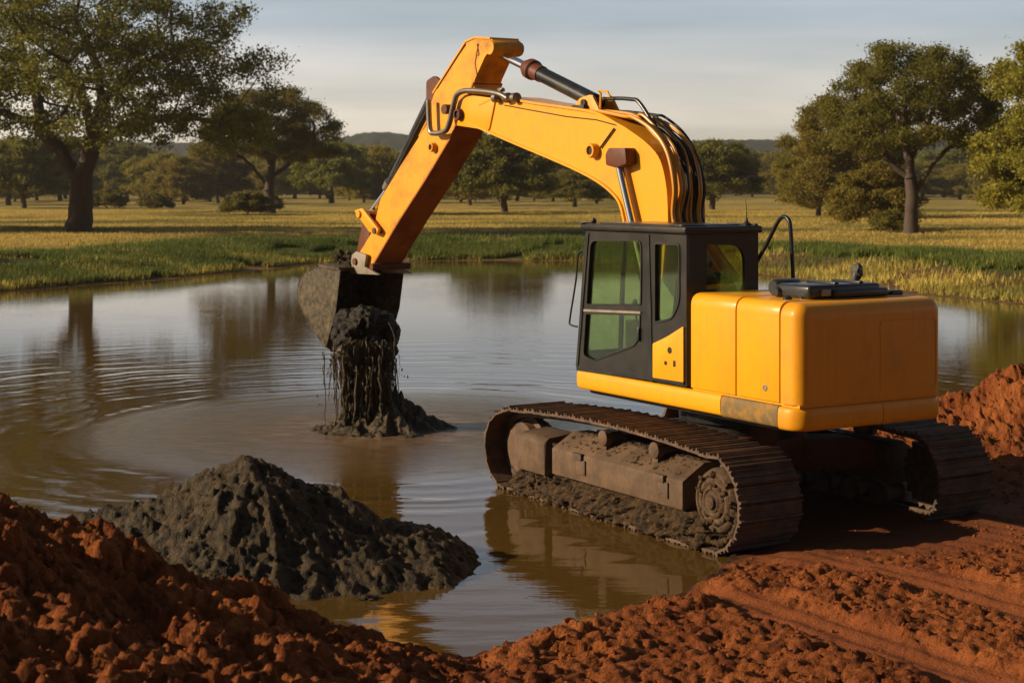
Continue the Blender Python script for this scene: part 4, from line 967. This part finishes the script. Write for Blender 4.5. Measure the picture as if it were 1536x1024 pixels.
# stick cylinder on top
p0 = B2(744, 78, 0); p1 = B2(795, 103, 0); p2 = B2(892, 152, 0)
rod = slew(MB().tube([(p0[0], 0, p0[1]), (p1[0], 0, p1[1])], .062, 18)).build('stick_cylinder_rod', 'chrome', ex)
bar = slew(MB().tube([(p1[0], 0, p1[1]), (p2[0], 0, p2[1])], .108, 24)).build('stick_cylinder_barrel', 'black_paint', rod)
d = (Vector((p2[0], 0, p2[1]))-Vector((p1[0], 0, p1[1]))).normalized(); c = Vector((p1[0], 0, p1[1]))
slew(MB().tube([tuple(c-d*.10), tuple(c-d*.02), tuple(c), tuple(c+d*.10), tuple(c+d*.13), tuple(c+d*.30)], [.10, .135, .15, .15, .12, .12], 20)).build('gland', 'red_brown_steel', rod)
lg = MB()
for b in (-.17, .13): lg.prism(rpoly([B2(872, 172), B2(884, 148), B2(903, 142), B2(912, 160), B2(925, 186)], [.02, .06, .05, .05, .02], 4), b, b+.045)
lgo = slew(lg).build('cylinder_bracket', 'yellow_paint_dusty', boom, bevel=.006)
a, z = B2(893, 155); slew(MB().cyl((a, -.21, z), (a, .21, z), .05)).build('pin', 'black_paint', lgo)
m = MB(); q = [B2(x, y, .12) for x, y in ((902, 170), (903, 140), (900, 136), (913, 138), (917, 146))]; slew(m.tube([(a, .14, z) for a, z in q], .016, 6)).build('lifting_lug', 'yellow_paint', boom)
slew(MB().box(*sorted((B2(862, 165, .2)[0], B2(880, 165, .2)[0])), .05, .25, B2(870, 165, .2)[1]-.02, B2(870, 161, .2)[1]+.03)).build('valve_block', 'rubber', boom, bevel=.01)

# stick
HS = .235
sp_ = [(655, 130), (699, 63), (712, 57), (738, 58), (744, 68), (728, 84), (711, 122), (712, 140), (689, 177), (678, 204), (640, 268), (600, 330), (557, 402), (541, 400), (535, 386), (560, 345), (570, 300), (600, 250), (640, 188), (645, 160)]
sl_ = [B2(x, y, HS) for x, y in sp_]
stick = slew(MB().prism(rpoly(sl_, .05, 3), -HS, HS)).build('stick', 'stick_paint', ex, smooth=False)
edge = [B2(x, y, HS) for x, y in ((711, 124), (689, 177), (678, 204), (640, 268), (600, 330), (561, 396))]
strip(edge, -HS-.02, HS+.02, .02, -1).build('back_plate', 'stick_back_shade_dirt', stick, smooth=False)
edge = [B2(x, y, HS) for x, y in ((650, 140), (699, 63), (712, 57), (736, 58))]
strip(edge, -HS-.015, HS+.015, .018, 1).build('head_plate', 'yellow_paint', stick, smooth=False)
for p in (((718, 66), (713, 95), (716, 113)), ((716, 66), (719, 82), (717, 84)), ((656, 133), (690, 80), (699, 67))):
    q = [B2(x, y, HS) for x, y in p]; slew(MB().tube([(a, HS+.002, z) for a, z in q], .009, 5)).build('side_seam', 'red_brown_steel', stick)
eb = slew(MB().lathe((B2(737, 72, HS)[0], -HS-.03, B2(737, 72, HS)[1]), (0, 1, 0), [(0, .06), (0, .10), (.03, .115), (2*HS+.03, .115), (2*HS+.06, .10), (2*HS+.06, .06)], 28)).build('head_boss', 'stick_paint', stick)
o = boss(652, 221, HS, .075, .08, parent=stick)
boss(693, 172, HS+.03, .09, .10, parent=stick, mat='red_brown_steel')
a, z = B2(700, 165, 0); slew(MB().cyl((a, -.40, z), (a, .40, z), .075)).build('stick_pin', 'red_brown_steel', ex)
# fork plates where the boom holds the stick
for s in (1, -1):
    pl = rpoly([B2(684, 188, HB), B2(681, 160, HB), B2(700, 142, HB), B2(745, 148, HB), B2(735, 196, HB)], .05, 4)
    slew(MB().prism(pl, min(s*(HB-.01), s*(HB+.022)), max(s*(HB-.01), s*(HB+.022)))).build('fork_plate', 'yellow_paint', boom, bevel=.005)
# bent steel pipe on the near side
pp = [(762, 148), (745, 140), (705, 136), (688, 140), (682, 152), (674, 185), (667, 197), (653, 200), (645, 194), (643, 150)]
q = [B2(x, y, HB+.09) for x, y in pp]
pipe = slew(MB().tube(spline([(a, HB+.09, z) for a, z in q], 6), .042, 12)).build('steel_pipe', 'pipe_steel', boom)
cl = MB()
for px in (742, 758, 770):
    a, z = B2(px, 144, HB+.05); cl.lathe((a-.09, HB+.05, z-.03), (1, 0, 0), [(0, .03), (0, .075), (.08, .075), (.08, .03)], 14)
a, z = B2(752, 135, HB); cl.blob((a, HB, z), .06, 3, 1, (1.6, 1, .8), .3)
slew(cl).build('pipe_clamp', 'pipe_steel', pipe)
# hoses down the front of the stick
for k, (off, mat, pts) in enumerate([(-.02, 'rubber', [(690, 100), (668, 130), (640, 165), (615, 215), (590, 262)]), (.10, 'rubber', [(680, 118), (655, 145), (636, 175), (612, 222), (586, 275)]), (.18, 'hose_yellow', [(672, 130), (658, 152), (640, 185), (630, 205)])]):
    q = [B2(x, y, off) for x, y in pts]; slew(MB().tube(spline([(a, off, z) for a, z in q], 6), .026, 8)).build('hose', mat, stick)
# bucket cylinder
c0 = B2(660, 124, 0); c1 = B2(584, 282, 0); c2 = B2(549, 330, 0)
bl_ = slew(MB().tube([(c0[0], 0, c0[1]), (c1[0], 0, c1[1])], .088, 22)).build('bucket_cylinder_barrel', 'black_paint', ex)
dv = (Vector((c1[0], 0, c1[1]))-Vector((c0[0], 0, c0[1]))).normalized(); cc = Vector((c1[0], 0, c1[1]))
slew(MB().tube([tuple(cc-dv*.14), tuple(cc-dv*.12), tuple(cc+dv*.02), tuple(cc+dv*.04)], [.09, .115, .115, .09], 20)).build('gland', 'pipe_steel', bl_)
slew(MB().tube([(c1[0], 0, c1[1]), (c2[0], 0, c2[1])], .052, 16)).build('bucket_cylinder_rod', 'chrome', bl_)
lgm = MB()
for b in (-.15, .11): lgm.prism(rpoly([B2(652, 150), B2(652, 122), B2(664, 114), B2(676, 124), B2(664, 160)], .05, 3), b, b+.04)
slew(lgm).build('cylinder_bracket', 'red_brown_steel', stick)
# linkage
for s in (1, -1):
    y0 = s*(HS+.06); 
    pl = rpoly([B2(540, 316, HS), B2(552, 312, HS), B2(577, 345, HS), B2(573, 352, HS), B2(563, 348, HS)], .04, 3)
    slew(MB().prism(pl, min(y0, y0+s*.05), max(y0, y0+s*.05))).build('bucket_link', 'yellow_paint', ex, bevel=.008)
    y1 = s*.12
    pl = rpoly([B2(543, 318, HS), B2(556, 322, HS), B2(541, 392, HS), B2(527, 392, HS)], .03, 3)
    slew(MB().prism(pl, min(y1, y1+s*.06), max(y1, y1+s*.06))).build('push_link', 'red_brown_steel', ex, bevel=.008)
a, z = B2(548, 321, HS); slew(MB().cyl((a, -HS-.14, z), (a, HS+.14, z), .06)).build('link_pin', 'yellow_paint_dusty', ex)
a, z = B2(571, 346, HS); slew(MB().cyl((a, -HS-.13, z), (a, HS+.13, z), .05)).build('link_pin', 'red_brown_steel', ex)

# bucket
BW = .58
prof = [(510, 404), (478, 399), (459, 405), (447, 422), (445, 447), (455, 472), (470, 497), (487, 521)]
bps = rpoly([B2(x, y, BW) for x, y in prof], [0, .05, .12, .12, .12, .1, .05, 0], 3)
bk = MB()
inn = []
cb = np.mean(np.array(bps), 0)
for p in bps:
    v_ = cb-np.array(p); inn.append(tuple(np.array(p)+v_/np.linalg.norm(v_)*.035))
bk.prism(bps+inn[::-1], -BW, BW)
bucket = slew(bk).build('bucket', 'bucket_steel', ex, sharp=50)
for s in (1, -1):
    fr_ = [B2(502, 466, BW)]
    slew(MB().prism(bps+fr_, min(s*BW, s*(BW-.035)), max(s*BW, s*(BW-.035)))).build('side_plate', 'bucket_steel', bucket, bevel=.006, sharp=50)
    lip = [B2(512, 404, BW), B2(505, 466, BW), B2(490, 522, BW), B2(484, 517, BW), B2(497, 464, BW), B2(504, 408, BW)]
    slew(MB().prism(lip, min(s*BW, s*(BW+.015)), max(s*BW, s*(BW+.015)))).build('side_cutter', 'bucket_steel', bucket, bevel=.008)
for b in np.linspace(-BW+.1, BW-.1, 5):
    e = bps[-1]; e0 = bps[-4]; dd_ = (Vector(e)-Vector(e0)).normalized(); nn = Vector((-dd_.y, dd_.x))*.04; v0 = Vector(e)-dd_*.08; v1 = Vector(e)+dd_*.13
    slew(MB().prism([tuple(v0+nn), tuple(v1), tuple(v0-nn)], b-.045, b+.045)).build('bucket_tooth', 'bucket_steel', bucket)
for s in (1, -1):
    pl = rpoly([B2(532, 410, HS), B2(534, 383, HS), B2(540, 377, HS), B2(556, 382, HS), B2(553, 400, HS), B2(575, 412, HS)], .03, 3)
    y0 = s*(HS+.03); slew(MB().prism(pl, min(y0, y0+s*.05), max(y0, y0+s*.05))).build('bucket_ear', 'grey_steel', bucket, bevel=.008)
ra, rz_ = B2(508, 404, BW); rb_ = B2(478, 399, BW)
slew(MB().prism([(ra-.03, rz_-.03), (ra-.03, rz_+.035), (rb_[0], rb_[1]+.03), (rb_[0], rb_[1]-.03)], -BW-.02, BW+.02)).build('rim_bar', 'bucket_steel', bucket, bevel=.01)
for px, py in ((540, 392), (566, 400)):
    a, z = B2(px, py, HS); slew(MB().cyl((a, -HS-.11, z), (a, HS+.11, z), .055)).build('bucket_pin', 'red_brown_steel', bucket)
m = MB(); rg = random.Random(3)
for i in range(26):
    a, z = B2(rg.uniform(508, 534), rg.uniform(380, 398), HS); m.blob((a, rg.uniform(.05, .35), z), rg.uniform(.03, .08), i, 1, (1, 1, 1), .5)
slew(m).build('mud_clod', 'dark_mud', bucket)

# ------------------------------------------------------------------ mud: pouring from the bucket, splash, heap
def W(a, b, z): p = OX+a*UX+b*LX; return (p[0], p[1], z)
bc_ = bps[-1]                                          # lip of the bucket
def pour():
    rg = random.Random(12)
    root = empty('falling_mud', (SPL[0], SPL[1], 0)); tag(root, 'dark wet mud with roots pouring out of the bucket into the pond', 'mud')
    D = 25.6
    def X(px): return (px-768)/FOC*D-SPL[0]
    def Z(py): return CAM_H-(py-HZ)/FOC*D
    # main mass hanging in and under the mouth
    m = MB()
    prof = [(498, 528, 578), (510, 522, 584), (530, 522, 584), (548, 527, 578), (570, 529, 577), (600, 529, 576), (625, 524, 582), (640, 516, 590)]
    T_, V_ = np.meshgrid(np.linspace(0, 2*math.pi, 260), np.linspace(0, 1, 300)); PY = 498+(648-498)*V_
    l_ = np.interp(PY, [p[0] for p in prof], [p[1] for p in prof]); r_ = np.interp(PY, [p[0] for p in prof], [p[2] for p in prof])
    low = sstep(525, 560, PY); half = (r_-l_)/2/FOC*D*(1-.22*low*(1-sstep(615, 645, PY))); cx = (l_+r_)/2; hz_ = Z(PY)
    u_ = np.abs(T_-math.pi)*half*3; u2 = np.sin(T_)*3+5; u3 = np.cos(T_)*3+5
    lump = billow(u2*2.2+hz_*1.5, u3*2.2+hz_*2.2, 4, 301, .6)-.5; strk = billow(u2*5.5+.5*hz_, u3*5.5+hz_*.9, 4, 305, .65)-.5; fine = chunks(u2*6+fbm(hz_*7, u3*4, 2, 3), hz_*7+u3*3, 307)
    rr_ = half*(1+(.45*lump*(1-low)+.85*strk))+.045*fine+.02
    cap_ = np.clip(V_/.10, 0, 1); rr_ = rr_*np.sqrt(cap_)
    co_ = np.stack([X(cx)+np.cos(T_)*rr_, np.sin(T_)*rr_*np.where(PY < 540, .85, 1.0)-.05, hz_], -1).reshape(-1, 3); ii = np.arange(co_.shape[0]).reshape(T_.shape)
    link('mud_mass', fast_mesh('mud_mass', co_, np.stack([ii[:-1, :-1], ii[:-1, 1:], ii[1:, 1:], ii[1:, :-1]], -1).reshape(-1, 4)), 'pour_mud', root, True)
    from mathutils import noise as mn
    for k, (px, py, y0, rad, sx_, sz_) in enumerate([(528, 484, .14, .30, 1.0, .8), (566, 490, .14, .30, 1.0, .8), (516, 500, .0, .20, .9, 1.0), (548, 498, -.12, .36, 1.15, 1.0), (580, 500, .0, .24, .9, 1.1), (532, 524, -.14, .24, 1.0, 1.25), (560, 530, -.12, .27, .95, 1.3), (584, 520, -.06, .17, .8, 1.3), (590, 494, .05, .15, .9, 1.2), (519, 515, -.2, .15, 1, 1.1)]):
        bm = bmesh.new(); bmesh.ops.create_icosphere(bm, subdivisions=5 if rad > .3 else 4, radius=1)
        for v in bm.verts:
            p = v.co.copy(); rad_ = rad*.9; q = Vector((p.x*rad_*sx_, p.y*rad, p.z*rad*sz_)); c = Vector((X(px), y0+.16, Z(py))); w_ = c+q
            d = .34*mn.fractal(w_*3.1, .8, 2.2, 3)+.22*mn.ridged_multi_fractal(Vector((w_.x*9, w_.y*9, w_.z*5)), .9, 2.1, 4, 1.0, 2.0)-.25
            v.co = w_+p*rad*d
        base = len(m.v); m.v += [tuple(v.co) for v in bm.verts]; m.f += [tuple(base+v.index for v in f.verts) for f in bm.faces]; bm.free()
    for i in range(240):
        t = rg.random(); py = 520+115*t; l = np.interp(py, [p[0] for p in prof], [p[1] for p in prof]); r = np.interp(py, [p[0] for p in prof], [p[2] for p in prof]); th_ = rg.uniform(math.pi, 2*math.pi)
        m.blob((X((l+r)/2+math.cos(th_)*(r-l)*.46), math.sin(th_)*.38, Z(py)), min(.05, .010*math.exp(rg.gauss(.5, .5))), i, 1, (.8, .8, rg.uniform(1.0, 2.6)), .5)
    tag(m.build('mud_lump', 'wet_mud', root, sharp=180), kind='stuff')
    s = MB()
    for i in range(230):
        edge_ = rg.random() < .35
        px0 = rg.choice([rg.uniform(500, 530), rg.uniform(572, 598)]) if edge_ else rg.uniform(516, 588)
        top = rg.uniform(500, 540) if edge_ else rg.uniform(520, 560); bot = rg.uniform(545, 640) if edge_ else 642
        px1 = px0+(552-px0)*rg.uniform(.0, .35)+rg.uniform(-4, 4) if not edge_ else px0+rg.uniform(-3, 5); n = 15; wx = 0; y0 = rg.uniform(-.45, .35)
        pts = []; rr = []; r0 = rg.uniform(.004, .010) if edge_ else rg.uniform(.008, .024)
        for k in range(n):
            t = k/(n-1); py = top+(bot-top)*t; spread_ = 0 if py < 600 or edge_ else ((py-600)/42)**2*(px0-552)*.45
            wx += rg.uniform(-.02, .02); pts.append((X(px0+(px1-px0)*t+spread_)+wx, y0+rg.uniform(-.02, .02), Z(py))); rr.append(r0*math.exp(rg.gauss(-.1, .45))*(1-.5*t if edge_ else 1))
        s.tube(pts, rr, 5)
    s.build('mud_strand', 'pour_mud', root, sharp=180)
    q = MB()
    for px, tp_, bt_ in ((493, 520, 640), (492, 520, 575), (597, 505, 600), (591, 520, 612), (599, 530, 590)):
        pts = [(X(px+rg.uniform(-1.5, 1.5)+k*.35), -.3, Z(tp_+(bt_-tp_)*k/9)) for k in range(10)]; q.tube(spline(pts, 3), .0065, 4)
    q.tube(spline([(X(588), -.3, Z(478)), (X(596), -.35, Z(495)), (X(597), -.35, Z(512)), (X(590), -.3, Z(525))], 5), .009, 5)
    q.tube(spline([(X(505), -.5, Z(522)), (X(510), -.55, Z(530)), (X(514), -.55, Z(545))], 5), .012, 5)
    for i in range(130):
        t = rg.random(); px = 552+rg.gauss(0, 26); q.blob((X(px), rg.uniform(-.5, .4), Z(rg.uniform(520, 635))), rg.uniform(.005, .016), i, 1, (1, 1, 1.8), .3)
    q.build('root', 'pour_mud', root, sharp=180)
pour()
def heap(name, mat, cx, cy, xs, ys, f, label, cat):
    o = grid_mesh(name, xs-cx, ys-cy, lambda X, Y: f(X+cx, Y+cy), (), mat); o.location = (cx, cy, 0); tag(o, label, cat); return o
def splash(X, Y):
    dx = X-SPL[0]; dy = Y-SPL[1]
    r = np.sqrt((dx/1.0)**2+(dy/1.0)**2); th = np.arctan2(dy, dx)
    k = 1+.25*np.sin(5*th+1)+.15*np.sin(11*th)
    z = .42*np.exp(-(r/(.42*k))**1.5)+.10*np.exp(-(r/.9)**2)*1.2+.035*np.exp(-((dx-.6)/.6)**2-((dy+.1)/.3)**2)+.05*np.exp(-((dx+.7)/.5)**2-((dy+.2)/.3)**2)
    n = billow(X*4.5, Y*4.5, 4, 7)-.45
    c = .45-np.minimum(worley(X*9, Y*9, 8), .9)
    c2 = billow(X*14, Y*14, 3, 9, .6)-.5
    return z*(1+1.0*n)+(.18*n+.05*c+.08*c2)*np.exp(-(r/1.15)**2)-.09
heap('mud_splash', 'pour_mud', SPL[0], SPL[1], np.arange(SPL[0]-2.2, SPL[0]+2.4, .022), np.arange(SPL[1]-1.8, SPL[1]+1.8, .025), splash, 'low spreading splash of mud where the falling mud hits the pond', 'mud splash')
def mudheap(X, Y):
    ax, ay = -2.57, 16.3
    dx = X-ax; dy = Y-ay
    wob = 1+.16*(fbm(X*1.3, Y*1.3, 3, 91)-.5)*2
    # ridges run out to the left and to the right from the apex
    zr = np.where(dx > 0, np.interp(dx, [0, .25, .6, 1.0, 1.4, 1.8, 2.05, 2.3, 2.6], [1.0, .92, .73, .53, .37, .26, .16, .02, -.2]), np.interp(-dx, [0, .3, .8, 1.2, 1.7, 2.1, 2.4, 2.8], [1.0, .86, .62, .50, .38, .26, .14, -.12]))
    fr = np.where(dy < 0, 1.75, 1.25)*(1-.25*np.abs(dx)/2.6)
    drop = (np.abs(dy)/(fr*wob))**1.15
    z = np.where(zr > 0, zr, 0)*(1.05-drop)-.10*drop+np.minimum(zr, 0); z = np.where(drop > 1.4, np.minimum(z, -.2), z)
    gl_ = billow(X*1.4+.6*Y, Y*.7-.3*X, 3, 93)-.5
    cl = chunks(X*4.2+.9*fbm(X*4, Y*4, 3, 94), Y*4.2+.5*X+.9*fbm(X*4, Y*4, 3, 92), 95); c2 = billow(X*11+Y*3, Y*8, 4, 96, .65)-.5; c3 = chunks(X*12+.9*fbm(X*9, Y*9, 3, 97), Y*12+.9*fbm(X*9, Y*9, 3, 98), 97)
    a = sstep(-.25, .12, z); th_ = np.arctan2(dy, dx); rad_ = np.sqrt(dx*dx+dy*dy)+.15
    st = billow(th_*5.5+rad_*.7+.4*fbm(X*3, Y*3, 2, 77), rad_*2.0, 4, 78, .62)-.5
    return z+a*(gl_*.17+st*.15*np.minimum(1, rad_)+cl*.028+c2*.045+c3*.030)
mh = heap('mud_heap', 'dark_mud', -2.57, 16.3, np.arange(-5.4, .3, .020), np.arange(14.0, 18.2, .022), mudheap, 'pointed heap of dark grey dredged mud standing in the pond shallows', 'mud heap'); mh.location.x -= .10
# loose clods of the dark mud in the shallows
rg = random.Random(31)
for px, D, r, lab in ((553, 14.75, .055, 'small dark clod in the shallow water just right of the mud heap foot'), (520, 15.0, .04, 'tiny dark clod between the mud heap and the nearest red bank'), (600, 18.0, .05, 'flat dark clod in the water between the heap and the track')):
    x = (px-768)/FOC*D; o = MB().blob((0, 0, 0), r, int(px), 3, (1.6, 1, .7), .4).build('mud_clod', 'dark_mud', None); o.location = (x, D, .0); tag(o, lab, 'clod')

# crumbs of red soil scattered over the near ground: nobody could count them
def crumbs():
    rg = np.random.default_rng(77); n = 5500
    bm = bmesh.new(); bmesh.ops.create_icosphere(bm, subdivisions=1, radius=1); V = np.array([v.co[:] for v in bm.verts]); F = np.array([[v.index for v in f.verts] for f in bm.faces]); bm.free()
    Y = np.sqrt(rg.uniform(8.5**2, 26**2, n*4)); X = rg.uniform(-.38, .38, n*4)*Y
    T = terrain(X[None], Y[None]); z = T[0][0]; fl = T[5][0]; cl = fbm(X*1.8, Y*1.8, 2, 19)
    k = (z > .06) & (rg.random(len(X)) < (.15+.85*(1-fl))*sstep(.35, .65, cl)*(1-.0*X)); X = X[k][:n]; Y = Y[k][:n]; z = z[k][:n]; m = len(X)
    r = np.minimum(.008*np.exp(rg.normal(.35, .6, m)), .022)
    C = V[None]*(1+rg.uniform(-.45, .45, (m, len(V), 1)))*(r[:, None, None])*rg.uniform(.7, 1.3, (m, 1, 3)); C += np.stack([X, Y, z+r*.0], 1)[:, None]
    Q = (F[None]+np.arange(m)[:, None, None]*len(V)).reshape(-1, 3)
    o = link('soil_crumbs', fast_mesh('soil_crumbs', C.reshape(-1, 3), Q), 'crumb_soil'); tag(o, 'loose crumbs of red soil scattered over the near banks', 'soil', kind='stuff')
t = NT('crumb_soil'); t.set(col=t.mix(t.noise(4), (.14, .036, .010), (.28, .085, .024)), rough=.95, spec=.1)
crumbs()


# ------------------------------------------------------------------ air
def haze():
    m = bpy.data.materials.new('haze_air'); m.use_nodes = True; m.node_tree.nodes.clear()
    o = m.node_tree.nodes.new('ShaderNodeOutputMaterial'); v = m.node_tree.nodes.new('ShaderNodeVolumePrincipled')
    v.inputs['Color'].default_value = (.90, .88, .84, 1); v.inputs['Density'].default_value = .00017; v.inputs['Anisotropy'].default_value = .3
    m.node_tree.links.new(v.outputs[0], o.inputs['Volume']); MATS['haze_air'] = m
    tag(MB().box(-3600, 3600, -80, 4700, -4, 85).build('haze', 'haze_air', None, smooth=False), kind='stuff')
haze()
